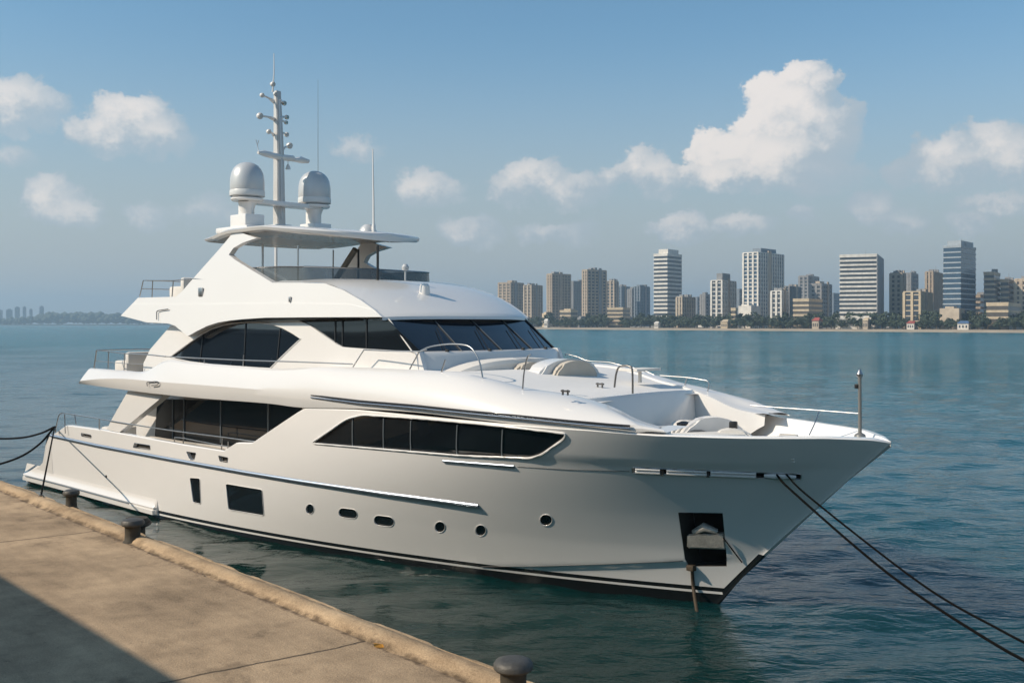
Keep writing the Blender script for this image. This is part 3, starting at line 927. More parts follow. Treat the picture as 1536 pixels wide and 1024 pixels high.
# ------------------------------------------------------------------ domes, mast, aerials
bm = bmesh.new()
MS = -14.55
add_box(bm, (MS - .05, 0, 8.02), (1.6, 3.3, .16), bevel=.05)
add_box(bm, (MS + .05, 1.15, 8.20), (.72, .62, .30), bevel=.03); add_box(bm, (MS, -1.15, 8.25), (.78, .62, .40), bevel=.03)
add_box(bm, (MS - .1, 0, 8.16), (.5, .5, .2), bevel=.03)
plinth = obj('mast_plinth', bm, M['gel'], yacht)
DP = [(.0, 0), (.40, 0), (.455, .05), (.475, .09), (.475, .40), (.468, .55), (.44, .69), (.385, .81), (.30, .905), (.20, .965), (.10, .995), (0, 1.0)]
def dome(t):
    bm = bmesh.new(); zb = 8.93
    add_lathe(bm, [(r, z) for r, z in DP], (MS, -t, zb), 32)
    d = obj('satellite_dome', bm, M['dome'], yacht, smooth=40)
    bm = bmesh.new(); add_lathe(bm, [(.478, .0), (.486, .02), (.486, .14), (.478, .16)], (MS, -t, zb + .04), 32); obj('dome_band', bm, M['domeband'], d, smooth=40)
    bm = bmesh.new(); add_lathe(bm, [(0, -.10), (.42, -.10), (.46, -.06), (.46, -.02), (.3, -.01), (0, -.01)], (MS, -t, zb), 24); add_lathe(bm, [(.20, -.62), (.20, -.30), (.26, -.12), (0, -.1)], (MS, -t, zb), 16)
    add_box(bm, (MS - .25, -t, zb - .36), (.12, .2, .55), bevel=.02)
    obj('dome_pedestal', bm, M['gel'], d)
dome(1.15); dome(-1.15)
bm = bmesh.new()
add_box(bm, (MS, 0, 8.84), (.5, 2.5, .13), bevel=.03)
obj('dome_crossbeam', bm, M['gel'], yacht)
# mast of box section
bm = bmesh.new()
def mrow(z, a, b, x): return [Vector((x + sx * a, sy * b, z)) for sx, sy in ((-1, -1), (1, -1), (1, 1), (-1, 1))]
zb = T(419, 334, 0).z; ztop = T(415.5, 137, 0).z; xm = T(419, 334, 0).x
rr = [mrow(zb - .2, .13, .14, xm), mrow(zb + 2, .11, .115, xm - .02), mrow(ztop - .1, .08, .085, xm - .10), mrow(ztop, .06, .07, xm - .10)]
g = [[bm.verts.new(p) for p in r] for r in rr]
for a, b in zip(g, g[1:]):
    for k in range(4): bm.faces.new((a[k], a[(k + 1) % 4], b[(k + 1) % 4], b[k]))
bm.faces.new(g[-1]); bm.faces.new(g[0][::-1])
bmesh.ops.bevel(bm, geom=[e for e in bm.edges if abs(e.verts[0].co.z - e.verts[1].co.z) > .3], offset=.02, segments=2, affect='EDGES')
M['mastm'] = mat('mast_paint', (.52, .51, .49), .3, var=.05)
mast = obj('mast', bm, M['mastm'], yacht, smooth=30)
bm = bmesh.new(); add_tube(bm, [Vector((xm + .125, 0, zb + .1)), Vector((xm + .095, 0, zb + 2)), Vector((xm - .01, 0, ztop - .25))], .035, 6); obj('mast_track', bm, M['dome'], mast)
def ball(px, py, t, r=.085, m='lens'):
    r *= .85; p = T(px, py, t); bm = bmesh.new()
    q = Vector((1, .35, -.25)).to_track_quat('Z', 'Y')
    add_lathe(bm, [(0, -r), (r * .6, -r * .85), (r * .95, -r * .3), (r, .1 * r)], p, 14, 0, axis=q); add_lathe(bm, [(r, .1 * r), (r * .98, r * .5), (r * .85, r * .7), (0, r * .62)], p, 14, 1, axis=q)
    bmesh.ops.remove_doubles(bm, verts=bm.verts[:], dist=1e-4)
    return obj('mast_lamp', bm, [M['gel'] if m == 'lens' else M['black'], M['mastm'] if m == 'lens' else M['lens']], mast, smooth=50), p
for (px, py, t, r, m, ax_) in ((409, 126.5, .0, .09, 'lens', None), (412.6, 141, .1, .07, 'lens', None), (393, 143, .45, .08, 'lens', (414, 155)), (426, 155, -.3, .085, 'black', (419, 152)), (389.5, 174, .75, .11, 'lens', (414, 180)),
                                   (430, 176, -.35, .08, 'black', (419, 178)), (429, 184, -.35, .07, 'black', (419, 182)), (403, 197.5, .3, .085, 'lens', (414, 206)), (429.6, 202, -.35, .085, 'lens', (419, 200)), (434, 218.5, -.4, .11, 'lens', (420, 228))):
    b_, p = ball(px, py, t, r, m)
    if ax_:
        bm = bmesh.new(); e = T(*ax_, 0); add_tube(bm, smooth_pts([p, p.lerp(e, .5) + Vector((0, 0, .03)), e], 3), [.03] * 4 + [.05, .06, .07], 8); obj('lamp_bracket', bm, M['gel'], b_)
bm = bmesh.new()
add_tube(bm, [T(409, 126, 0) + Vector((0, 0, -.25)), T(411, 110, 0), T(410.8, 80, 0)], [.03, .018, .010], 6); obj('whip_aerial', bm, M['gel'], mast)
bm = bmesh.new()
c0 = T(420, 236, 0)
add_tube(bm, [T(387, 229, .95), T(396, 230, .7), c0], [.04, .09, .10], 8); add_tube(bm, [c0, T(440, 238, -.45)], .09, 8); add_tube(bm, [T(440, 240, -.45), T(452, 240, -.75), T(463, 242, -1.0)], [.05, .10, .06], 8)
obj('mast_spreader', bm, M['gel'], mast)
bm = bmesh.new(); add_tube(bm, [T(388, 228, .95), T(386, 218, .95), T(384, 210, .98)], .012, 5); add_tube(bm, [T(386, 218, .95), T(388, 211, .95)], .009, 5); obj('wind_vane', bm, M['steel'], mast)
bm = bmesh.new(); p = T(432, 251, -.3); add_lathe(bm, [(0, 0), (.08, 0), (.06, .08), (.03, .14), (0, .16)], p - Vector((0, 0, .06)), 12); add_tube(bm, [p, T(432, 238, -.3)], .012, 5); obj('hanging_horn', bm, M['gel'], mast)
bm = bmesh.new(); add_tube(bm, [T(477, 262, -1.3), T(477, 120, -1.3)], [.008, .004], 5); obj('whip_aerial', bm, M['dsteel'], yacht)
bm = bmesh.new(); add_tube(bm, [T(560.5, 348, .3), T(560.3, 300, .3), T(559, 224, .3)], [.032, .026, .014], 8); add_lathe(bm, [(.06, 0), (.05, .2), (.03, .25)], T(560.5, 350, .3), 10); obj('whip_aerial', bm, M['gel'], yacht)
bm = bmesh.new(); add_lathe(bm, [(.24, 0), (.24, .05), (.19, .16), (.10, .24), (0, .26)], T(552, 351, .3), 18); obj('small_radome', bm, M['dome'], yacht)
# mushroom vent on the wheelhouse roof, searchlight on the deflector
p = T(637, 440, .45); bm = bmesh.new(); add_lathe(bm, [(.13, -.1), (.13, .06), (.12, .18), (.08, .235), (0, .245)], p, 18); obj('roof_vent', bm, M['gel'], yacht)
p = T(608, 402, .9); bm = bmesh.new(); add_lathe(bm, [(0, -.07), (.08, -.05), (.09, .03), (.05, .09), (0, .1)], p, 14); add_tube(bm, [p, p - Vector((0, 0, .3))], .02, 6); obj('searchlight', bm, M['dome'], yacht)

# ------------------------------------------------------------------ rails
def rail(name, paths, r, m, parent=yacht, mirror=False, sm=True):
    bm = bmesh.new()
    for P in paths: add_tube(bm, smooth_pts(P, 4) if sm and len(P) > 2 else P, r, 7)
    return obj(name, bm, M[m], parent, smooth=60, port=mirror)
t = 3.12
rl = rail('handrail', [[T(x, y, t) for x, y in [(83, 648), (86, 632), (91.5, 619.5), (110, 621.5), (150, 628), (188, 634.7), (264, 646.4), (331, 655), (375, 661), (390, 662), (399, 657)]]], .018, 'steel', mirror=True)
for (x0, y0, x1, y1) in ((97, 621, 98, 650), (149, 628, 149, 644), (275, 648, 275, 672), (333, 655, 332, 690), (262, 655, 260, 688), (342, 662, 342, 684), (112, 622, 114, 636)):
    rail('rail_post', [[T(x0, y0, t), T(x1, y1, t)]], .016, 'steel', rl, True)
rail('rail_gate', [[T(x, y, t + .02) for x, y in ((262, 656), (275, 657), (333, 668), (342, 669))]], .014, 'steel', rl)
t = 3.02
rl = rail('handrail', [[T(x, y, t) for x, y in [(141, 553), (145, 525), (187, 530), (224, 532), (248, 534.6)]]], .018, 'steel', mirror=True, sm=False)
for (x0, y0, x1, y1) in ((187, 530, 186, 557), (163, 528, 162, 555)): rail('rail_post', [[T(x0, y0, t), T(x1, y1, t)]], .015, 'steel', rl, True)
rail('rail_bar', [[T(x, y, t) for x, y in ((143, 541), (187, 545), (215, 546))]], .010, 'steel', rl, True, False)
rail('rail_bar', [[Vector((T(145, 525, t).x, -t, T(145, 525, t).z)), Vector((T(145, 525, t).x, t, T(145, 525, t).z))]], .018, 'steel', rl)
rl = rail('handrail', [[T(x, y, 2.86) for x, y in [(248, 534.6), (285, 536.3), (364, 540), (417, 541.7), (470, 543.5), (529, 546)]]], .016, 'steel', mirror=True)
for (x0, y0, x1, y1) in ((306.5, 537, 306.5, 546), (365.5, 532, 364.5, 550)): rail('rail_post', [[T(x0, y0, 2.86), T(x1, y1, 2.86)]], .014, 'steel', rl, True)
t = 2.45
rl = rail('handrail', [[T(x, y, t) for x, y in [(209.5, 445), (215, 420.5), (258, 420.7), (290, 417.8), (337, 422.5), (395, 428)]]], .016, 'steel', mirror=True, sm=False)
for (x0, y0, x1, y1) in ((229, 421, 228, 446), (260, 421, 258, 446)): rail('rail_post', [[T(x0, y0, t), T(x1, y1, t)]], .016, 'steel', rl, True)
rail('rail_bar', [[Vector((T(215, 420.5, t).x, -t, T(215, 420.5, t).z)), Vector((T(215, 420.5, t).x, t, T(215, 420.5, t).z))], [Vector((T(212, 433, t).x, -t, T(212, 433, t).z)), Vector((T(212, 433, t).x, t, T(212, 433, t).z))]], .014, 'steel', rl)
# shoulder rails
t = 2.75
rl = rail('handrail', [[T(x, y, t) for x, y in [(529, 551), (546, 524.5), (580, 526), (629, 527), (640, 524)]], [T(x, y, t) for x, y in [(614, 554.5), (629, 527)]], [T(x, y, t) for x, y in [(662, 557.5), (668, 539)]]], .015, 'steel', mirror=False, sm=False)
rail('handrail', [[T(x, y, 2.6) for x, y in [(629, 527), (645, 520), (673, 516), (695, 517), (706, 521), (714, 531), (720, 545), (724, 566)]]], .016, 'steel')
rail('handrail', [[T(x, y, 2.5) for x, y in [(784, 583), (786, 560), (791, 536), (797, 531)]]], .016, 'steel')
rail('handrail', [[T(x, y, .7) for x, y in [(921.6, 581), (924, 562), (928, 551), (936, 548.5), (943, 549), (948, 553), (949, 570), (949, 590)]]], .02, 'dsteel')
p1 = TS(1024, 588, -1.5)
tt = -p1.y
rail('handrail', [[T(x, y, -2.0) for x, y in [(990, 563), (1030, 566), (1050, 569), (1063, 573), (1061, 590), (1059, 613)]], [T(x, y, -2.0) for x, y in [(1030.5, 566), (1024, 588)]]], .012, 'steel')
rail('handrail', [[T(x, y, -2.55) for x, y in [(849, 533), (849, 531), (866, 535), (882, 541), (912, 543), (929, 547), (953, 552), (972, 558), (1004, 573)]]], .011, 'steel')
rail('handrail', [[T(x, y, -.3) for x, y in [(1126, 607.7), (1168, 611), (1212, 614), (1250, 617), (1289, 620)]], [T(1214, 652, .55), T(1222, 635, .3), T(1229, 616, 0)]], .010, 'steel', sm=False)
# jackstaff with anchor light
bm = bmesh.new(); a = T(1290, 654, 0); b = T(1289.5, 566, 0); add_tube(bm, [a, b], .032, 10); add_lathe(bm, [(.10, -.01), (.09, .03), (.04, .06), (0, .06)], a, 12)
js = obj('jackstaff', bm, mat('grey_staff', (.24, .235, .22), .35, metal=.4), yacht)
bm = bmesh.new(); add_lathe(bm, [(.03, 0), (.055, .02), (.06, .06), (.04, .1), (.015, .14), (0, .16)], b, 12); obj('anchor_light', bm, M['steel'], js)
bm = bmesh.new(); add_box(bm, T(1285, 579, .02), (.06, .06, .08), bevel=.01); add_tube(bm, [T(1285, 579, .02), T(1290, 579, 0)], .01, 5); obj('staff_cleat', bm, M['black'], js)

exec_later = True

# ------------------------------------------------------------------ foredeck fittings (moulded into the boat)
def half_moon(p, w, h, d, m, name, rz=0.0):
    bm = bmesh.new(); n = 16
    fr = [Vector((0, w / 2 * math.cos(math.pi * k / n), h * math.sin(math.pi * k / n) ** .8)) for k in range(n + 1)]
    a = [bm.verts.new(q) for q in fr]; b = [bm.verts.new(q + Vector((-d, 0, 0))) for q in fr]
    bm.faces.new(a); bm.faces.new(b[::-1])
    for k in range(n + 1): bm.faces.new((a[k], a[(k + 1) % (n + 1)], b[(k + 1) % (n + 1)], b[k]))
    bmesh.ops.bevel(bm, geom=bm.edges[:], offset=min(.05, d * .3), segments=2, affect='EDGES')
    bmesh.ops.rotate(bm, cent=(0, 0, 0), matrix=Matrix.Rotation(rz, 3, 'Z'), verts=bm.verts[:]); bmesh.ops.translate(bm, vec=p, verts=bm.verts[:])
    return obj(name, bm, m, yacht)
ZD = 4.12
def fo(px, py, z=ZD): return TZ(px, py, z)
# sofa base sweeping across in front of the windscreen, its back cushions set into it
bm = bmesh.new(); n = 20; rows = []
for dx, z in ((0, ZD - .1), (.0, 4.52), (-.06, 4.60), (-.5, 4.62)):
    rows.append([Vector((-5.15 + dx + .25 * (1 - (k / n * 2 - 1) ** 2), -1.95 * (1 - 2 * k / n), z - .25 * abs(k / n * 2 - 1) ** 3)) for k in range(n + 1)])
add_grid(bm, rows); obj('foredeck_sofa', bm, M['cushl'], yacht)
for px_, py_, w_ in ((866, 573, 1.95), (800, 571, 1.8)): half_moon(fo(px_, py_) + Vector((-.22, .05, -.06)), w_, .56, .5, M['gel'], 'seat_moulding', R(-8))
half_moon(fo(866, 573), 1.25, .47, .2, M['cush'], 'seat_back', R(-12))
half_moon(fo(800, 571), 1.15, .42, .2, M['cush'], 'seat_back', R(-4))
bm = bmesh.new(); add_box(bm, fo(752, 566) + Vector((-.1, 0, .2)), (.25, 1.0, .46), bevel=.09); obj('seat_back', bm, M['cushl'], yacht)
bm = bmesh.new(); p = fo(940, 575); add_box(bm, p + Vector((-.05, .55, .28)), (.5, .9, .05), bevel=.02); add_tube(bm, [p + Vector((-.05, .55, 0)), p + Vector((-.05, .55, .28))], .04, 8); obj('foredeck_table', bm, M['cushl'], yacht)
for px, py in ((848, 590), (900, 579)):
    p = fo(px, py, 4.1); bm = bmesh.new(); add_tube(bm, [p + Vector((-.1, .0, .045)), p + Vector((.1, 0, .045))], .02, 6); add_tube(bm, [p + Vector((-.06, 0, -.03)), p + Vector((-.06, 0, .07))], .02, 6); add_tube(bm, [p + Vector((.06, 0, -.03)), p + Vector((.06, 0, .07))], .02, 6)
    obj('deck_cleat', bm, M['dsteel'], yacht)
# windlasses in the bow well
for dy in (-.45, .45):
    bm = bmesh.new(); add_lathe(bm, [(.22, 0), (.22, .1), (.13, .14), (.12, .32), (.20, .40), (.20, .46), (.08, .5), (0, .5)], (-.55, dy + .6, 2.8), 18); add_box(bm, (-.2, dy + .6, 2.9), (.4, .2, .2), bevel=.03); obj('windlass', bm, M['dsteel'], yacht)
for k, (px, s_, w, h, rz) in enumerate(((1040, -.85, 1.3, .62, -15), (1072, -.35, 1.5, .72, -40), (1098, .25, 1.1, .55, -60))):
    p = TS(px, 646, s_); p.z = 2.82; half_moon(p, w, h, .34, M['cushl'] if k != 1 else M['gel'], 'well_seat_back', R(rz))
p = TS(1062, 647, -.1); p.z = 2.86; bm = bmesh.new(); add_box(bm, p + Vector((0, 0, .22)), (.6, 1.5, .44), rz=R(-30), bevel=.10); obj('well_seat', bm, M['cushl'], yacht)
p = TS(1026, 636, -.95); bm = bmesh.new(); add_lathe(bm, [(.10, -.5), (.10, -.1), (.15, -.06), (.15, .02), (.05, .06), (0, .06)], p, 14); add_tube(bm, smooth_pts([p + Vector((0, .05, -.02)), p + Vector((.2, .5, .0)), p + Vector((.25, .9, -.16))], 4), .05, 7); obj('deck_winch', bm, M['black'], yacht)
p = TS(1100, 640, .1); bm = bmesh.new(); add_box(bm, p, (.16, .10, .22), rz=R(20), bevel=.03); obj('power_socket', bm, M['black'], yacht)
half_moon(Vector((2.0, -.55, 3.0)), .7, .45, .4, M['cushl'], 'bow_hatch', R(20))
# sun deck and aft deck furniture seen through the rails
bm = bmesh.new()
add_box(bm, (-17.4, 0, 6.25), (.7, 3.6, .5), bevel=.08); add_box(bm, (-17.0, 0, 6.5), (.2, 3.6, .5), bevel=.08)
tag(obj('sun_deck_sofa', bm, M['cushl']), 'pale cushioned sofa behind the rail of the top deck', 'sofa')
bm = bmesh.new(); add_box(bm, (-19.7, 0, 4.08), (.8, 4.7, .36), bevel=.08); add_box(bm, (-19.3, 0, 4.35), (.22, 4.7, .36), bevel=.08)
tag(obj('upper_deck_sofa', bm, M['cushl']), 'pale cushioned sofa behind the aft rail of the middle deck', 'sofa')
bm = bmesh.new(); add_box(bm, (-21.6, .2, 1.75), (.8, 4.2, .6), bevel=.1)
tag(obj('aft_deck_sofa', bm, M['cushl']), 'pale cushioned sofa behind the stern rail of the lowest deck', 'sofa')
bm = bmesh.new(); add_box(bm, (-20.6, .2, 2.56), (1.9, 3.6, .2), bevel=.09); add_box(bm, (-20.6, .2, 1.9), (.5, .5, 1.3))
tag(obj('covered_table', bm, M['canvas']), 'table under a grey canvas cover on the lowest aft deck', 'table')
bm = bmesh.new()
pts = [Vector((-17.3 + k * .45, -2.86, 2.06 - .004 * k)) for k in range(12)]
add_tube(bm, pts, [.05, .14] + [.15] * 8 + [.13, .05], 10)
tag(obj('canvas_roll', bm, M['cush']), 'long rolled beige canvas lying inside the lower bulwark rail', 'canvas roll')
for nm in ('sun_deck_sofa', 'upper_deck_sofa', 'aft_deck_sofa', 'covered_table', 'canvas_roll'):
    o = bpy.data.objects[nm]; o.matrix_world = Matrix.Translation((P0.x, P0.y, 0)) @ Matrix.Rotation(-PSI, 4, 'Z')
# fenders' deck fittings on the coaming
for (px, py, t, sz) in ((301, 438, 2.5, (.2, .05, .24)), (435, 449, 2.56, (.06, .06, .14))):
    bm = bmesh.new(); add_box(bm, PP(px, py, cs, .02), sz, bevel=.02); obj('deck_light', bm, M['steel'], coam)
for pts in ([(235, 479), (235, 471), (237, 466), (252, 463.5)], ):
    bm = bmesh.new(); add_tube(bm, smooth_pts([PP(x, y, cs, .06) for x, y in pts], 4), .015, 6); obj('grab_handle', bm, M['dsteel'], coam)
for pts in ([(221, 579), (221, 573), (230, 572.5)], [(227, 578), (236, 577), (237, 572.5), (230, 572)]):
    bm = bmesh.new(); add_tube(bm, smooth_pts([PD(x, y, .13) for x, y in pts], 4), .012, 6); obj('grab_handle', bm, M['dsteel'], band)
bm = bmesh.new(); add_lathe(bm, [(.045, 0), (.045, .02), (0, .02)], PH(160, 714, -.01), 12, axis=Vector((0, -1, 0)).to_track_quat('Z', 'Y')); obj('exhaust_outlet', bm, M['black'], yacht)

# ------------------------------------------------------------------ water
_a, _b = GZ(0, 722, 1.4), GZ(740, 1008, 1.4); _d = (_b - _a).normalized()
QE = (_a.x, _a.y, abs(_d.y), abs(_d.x))      # a point of the quay edge and the way out into the bay
def water_material():
    m = bpy.data.materials.new('sea_water'); m.use_nodes = True
    t = NT(m.node_tree); p = t.n['Principled BSDF']
    g = t.new('ShaderNodeNewGeometry'); pos = g.outputs['Position']
    sp = t.new('ShaderNodeSeparateXYZ', i_0=pos)
    dist = t.m('SQRT', t.m('ADD', t.m('MULTIPLY', sp.outputs[0], sp.outputs[0]), t.m('MULTIPLY', sp.outputs[1], sp.outputs[1])))
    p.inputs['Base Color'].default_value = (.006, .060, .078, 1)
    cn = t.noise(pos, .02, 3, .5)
    # quay shade and depth painted in: dark green by the wall, brighter further out
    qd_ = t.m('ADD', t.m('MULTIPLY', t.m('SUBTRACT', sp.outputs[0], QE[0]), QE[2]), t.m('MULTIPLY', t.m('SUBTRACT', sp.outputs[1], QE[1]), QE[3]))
    past_quay_shade = t.ss(t.m('ADD', qd_, t.m('MULTIPLY', cn.outputs[0], 6)), 3, 26)
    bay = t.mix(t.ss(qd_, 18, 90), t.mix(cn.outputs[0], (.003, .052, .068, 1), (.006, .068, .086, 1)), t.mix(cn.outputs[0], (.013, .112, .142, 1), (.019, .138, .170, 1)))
    t.set(p.inputs['Base Color'], t.mix(past_quay_shade, (.002, .020, .017, 1), bay))
    t.set(p.inputs['Roughness'], t.m('ADD', .05, t.m('MULTIPLY', t.ss(dist, 40, 300), .18))); p.inputs['IOR'].default_value = 1.31; p.subsurface_method = 'BURLEY'; p.inputs['Subsurface Weight'].default_value = 1.0; p.inputs['Subsurface Scale'].default_value = 2.2; p.inputs['Subsurface Radius'].default_value = (.35, .9, 1.0); p.inputs['Specular IOR Level'].default_value = .5
    a = t.noise(t.mapping(pos, (1, 1.7, 1), (0, 0, .35)), .55, 4, .55, .3)
    b = t.noise(t.mapping(pos, (1, 2.0, 1), (0, 0, .16)), 1.25, 3, .5, .5)
    c = t.noise(t.mapping(pos, (1, 2.2, 1), (0, 0, -.2)), 7.0, 3, .6, .3)
    pa = t.noise(pos, .045, 3, .5); patch = t.ss(pa.outputs[0], .35, .62)
    h = t.m('ADD', t.m('MULTIPLY', a.outputs[0], .9), t.m('ADD', t.m('MULTIPLY', b.outputs[0], .75), t.m('MULTIPLY', c.outputs[0], .12)))
    calm = t.ss(t.m('ADD', sp.outputs[0], t.m('MULTIPLY', sp.outputs[1], -.15)), -6, 6)
    k = t.m('MULTIPLY', t.m('ADD', .45, t.m('MULTIPLY', patch, .55)), t.m('ADD', .45, t.m('MULTIPLY', calm, .75)))
    far = t.m('ADD', .9, t.m('MULTIPLY', t.ss(dist, 20, 300), .5))
    bp = t.new('ShaderNodeBump', i_Strength=1.0, i_Distance=1.0, i_Height=t.m('MULTIPLY', h, t.m('MULTIPLY', k, t.m('ADD', .10, t.m('MULTIPLY', t.ss(dist, 40, 260), .75)))))
    t.l.new(bp.outputs[0], p.inputs['Normal'])
    return m
import numpy as np
def build_sea():
    """one sheet of water: fine cells with real waves in the harbour, coarse flat cells out to the horizon"""
    rs = np.random.RandomState(4)
    az = np.concatenate([np.linspace(-1.75, -.62, 46)[:-1], np.linspace(-.62, .62, 330), np.linspace(.62, 1.75, 46)[1:]])
    r = [2.0]
    while r[-1] < 330: r.append(r[-1] * 1.0068 + .004)
    while r[-1] < 9000: r.append(r[-1] * 1.12)
    r = np.array(r); A, Rr = np.meshgrid(az, r); X = Rr * np.sin(A); Y = Rr * np.cos(A); Z = np.zeros_like(X)
    cell = Rr * .0068
    q = (X - QE[0]) * QE[2] + (Y - QE[1]) * QE[3]           # metres out from the quay wall
    calm = .50 + .50 * np.clip((q - 4) / 14, 0, 1)
    for k in range(64):
        lam = .38 * (4.6 / .38) ** (rs.rand() ** 1.3); th = math.pi / 2 + .25 + rs.normal(0, .55); kk = 2 * math.pi / lam
        amp = .029 / kk * (1.0 if lam < 2 else .62); fade = np.clip(lam / (4.2 * cell) - .6, 0, 1)
        ph = kk * (X * math.cos(th) + Y * math.sin(th)) + rs.rand() * 6.28
        Z += amp * fade * calm * (np.sin(ph) + .18 * np.sin(2 * ph + .6))
    # gusts: patches of livelier and quieter water
    g = np.sin(X * .11 + Y * .05 + 1.0) * np.sin(Y * .09 - X * .03) * .5 + np.sin(X * .043 - Y * .21 + 2.0) * .35
    Z *= 1.0 + .35 * g
    Z *= np.clip((330 - Rr) / 120, 0, 1)
    n, m = X.shape
    me = bpy.data.meshes.new('water'); co = np.stack([X, Y, Z], -1).reshape(-1, 3).astype(np.float32)
    a = (np.arange(n - 1)[:, None] * m + np.arange(m - 1)[None, :]).reshape(-1)
    f = np.stack([a, a + 1, a + 1 + m, a + m], -1)[:, ::-1].astype(np.int32)
    me.vertices.add(n * m); me.vertices.foreach_set('co', co.ravel())
    me.loops.add(f.size); me.loops.foreach_set('vertex_index', f.ravel())
    me.polygons.add(len(f)); me.polygons.foreach_set('loop_start', np.arange(0, f.size, 4, dtype=np.int32)); me.polygons.foreach_set('loop_total', np.full(len(f), 4, np.int32))
    me.update(); me.validate(); me.polygons.foreach_set('use_smooth', [True] * len(me.polygons))
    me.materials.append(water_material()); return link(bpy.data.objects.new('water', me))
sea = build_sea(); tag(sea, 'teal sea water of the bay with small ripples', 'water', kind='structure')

# ------------------------------------------------------------------ quay
QZ = 1.4
q0 = GZ(0, 722, QZ); q1 = GZ(740, 1008, QZ); qd = (q1 - q0).normalized(); qn = Vector((qd.y, -qd.x, 0))   # qn: from the edge inland
if qn.x > 0: qn = -qn
JK = -.12
def concrete(name, c0, c1, joints=True, dirt=False):
    m = bpy.data.materials.new(name); m.use_nodes = True
    t = NT(m.node_tree); p = t.n['Principled BSDF']
    tc = t.new('ShaderNodeTexCoord'); o = tc.outputs['Object']
    big = t.noise(o, .35, 5, .6); mid = t.noise(o, 2.4, 6, .65); fine = t.noise(o, 38, 3, .6)
    stre = t.noise(t.mapping(o, (.5, 3.0, 1)), 1.3, 5, .6)
    f = t.m('ADD', t.m('MULTIPLY', big.outputs[0], .50), t.m('ADD', t.m('MULTIPLY', mid.outputs[0], .3), t.m('ADD', t.m('MULTIPLY', fine.outputs[0], .26), t.m('MULTIPLY', stre.outputs[0], .2))))
    gr_ = t.noise(o, 95, 2, .6)
    f = t.m('ADD', f, t.m('MULTIPLY', t.m('SUBTRACT', gr_.outputs[0], .5), .36))
    col = t.ramp(f, [(.44, c0), (.60, tuple((a + b) * .5 for a, b in zip(c0, c1))), (.76, c1)])
    st_ = t.noise(t.mapping(o, (.8, .8, 1), loc=(7, 2, 0)), .9, 6, .7)
    col = t.mix(t.m('MULTIPLY', t.ss(st_.outputs[0], .54, .68), .45), col, tuple(x * .62 for x in c0) + (1,))
    speck = t.noise(o, 16, 2, .5); col = t.mix(t.m('MULTIPLY', t.ss(speck.outputs[0], .66, .72), .35), col, (.10, .08, .06, 1))
    h = t.m('ADD', t.m('MULTIPLY', mid.outputs[0], .5), t.m('MULTIPLY', fine.outputs[0], .25))
    if joints:
        sp = t.new('ShaderNodeSeparateXYZ', i_0=o)
        wob = t.m('MULTIPLY', t.m('SUBTRACT', t.noise(o, 1.3, 4, .6).outputs[0], .5), .16)
        xx = t.m('ADD', t.m('ADD', sp.outputs[0], wob), t.m('MULTIPLY', sp.outputs[1], JK))
        j = t.m('ABSOLUTE', t.m('SUBTRACT', t.m('FRACT', t.m('DIVIDE', t.m('ADD', xx, 5.8), 9.2)), .5))
        jm = t.ss(j, .0035, .0008)
        jm = t.m('MULTIPLY', jm, t.m('ADD', .35, t.m('MULTIPLY', mid.outputs[0], .8)))
        col = t.mix(jm, col, (.06, .048, .036, 1)); h = t.m('SUBTRACT', h, t.m('MULTIPLY', jm, 1.2))
    if dirt:   # grime and crumbs collect where the kerb meets the slab
        ey_ = t.m('ABSOLUTE', t.new('ShaderNodeSeparateXYZ', i_0=o).outputs[1]); dn = t.noise(o, 5.5, 6, .7)
        dm = t.m('MULTIPLY', t.ss(t.m('ABSOLUTE', t.m('SUBTRACT', t.m('ADD', ey_, t.m('MULTIPLY', t.m('SUBTRACT', dn.outputs[0], .5), .16)), .45)), .085, .01), t.ss(mid.outputs[0], .36, .58))
        dm = t.m('MAXIMUM', t.m('MULTIPLY', dm, .8), t.m('MULTIPLY', t.ss(t.m('ABSOLUTE', t.m('SUBTRACT', ey_, .098)), .022, .008), t.m('MULTIPLY', t.ss(dn.outputs[0], .38, .55), .75)))
        col = t.mix(dm, col, (.055, .036, .022, 1))
    t.set(p.inputs['Base Color'], col); p.inputs['Roughness'].default_value = .9; p.inputs['Specular IOR Level'].default_value = .25
    b = t.new('ShaderNodeBump', i_Strength=.8, i_Distance=.04, i_Height=t.m('ADD', h, t.m('MULTIPLY', gr_.outputs[0], .12))); t.l.new(b.outputs[0], p.inputs['Normal'])
    return m
M['conc'] = concrete('quay_concrete', (.15, .108, .068), (.50, .365, .232), True, True)
M['kerb'] = concrete('kerb_concrete', (.17, .115, .066), (.56, .41, .255), False, True)
# local frame: x along the edge towards the camera, y inland
qa = math.atan2(qd.y, qd.x)
sgn = 1 if (Matrix.Rotation(qa, 3, 'Z') @ Vector((0, 1, 0))).dot(qn) > 0 else -1
def QL(x, y, z=0): return Vector((x, y * sgn, z))
bm = bmesh.new()
rnd = random.Random(3); xs = [-160 + 4 * k for k in range(36)] + [-16 + .07 * k for k in range(680)] + [31.5 + 4 * k for k in range(12)]
from mathutils import noise as mn
def chip(x, s): return max(0, mn.fractal(Vector((x * .9, s * 7.3, 0)), .9, 2.1, 5) - .12) * .10
def wob(x, s): return .010 * math.sin(x * .9 + s) + .004 * math.sin(x * 3.3 + 2 * s) + .016 * mn.fractal(Vector((x * 1.6, s * 3.7, 1.5)), .8, 2.1, 6)
rows = []
for x in xs:
    rows.append([QL(x, .38 + wob(x, 3), 0.012), QL(x, .9, 0), QL(x, 3, 0), QL(x, 12, 0), QL(x, 60, 0)])
add_grid(bm, rows)
quay = obj('quay', bm, M['conc'], smooth=40); quay.location = (q0.x, q0.y, QZ); quay.rotation_euler = (0, 0, qa)
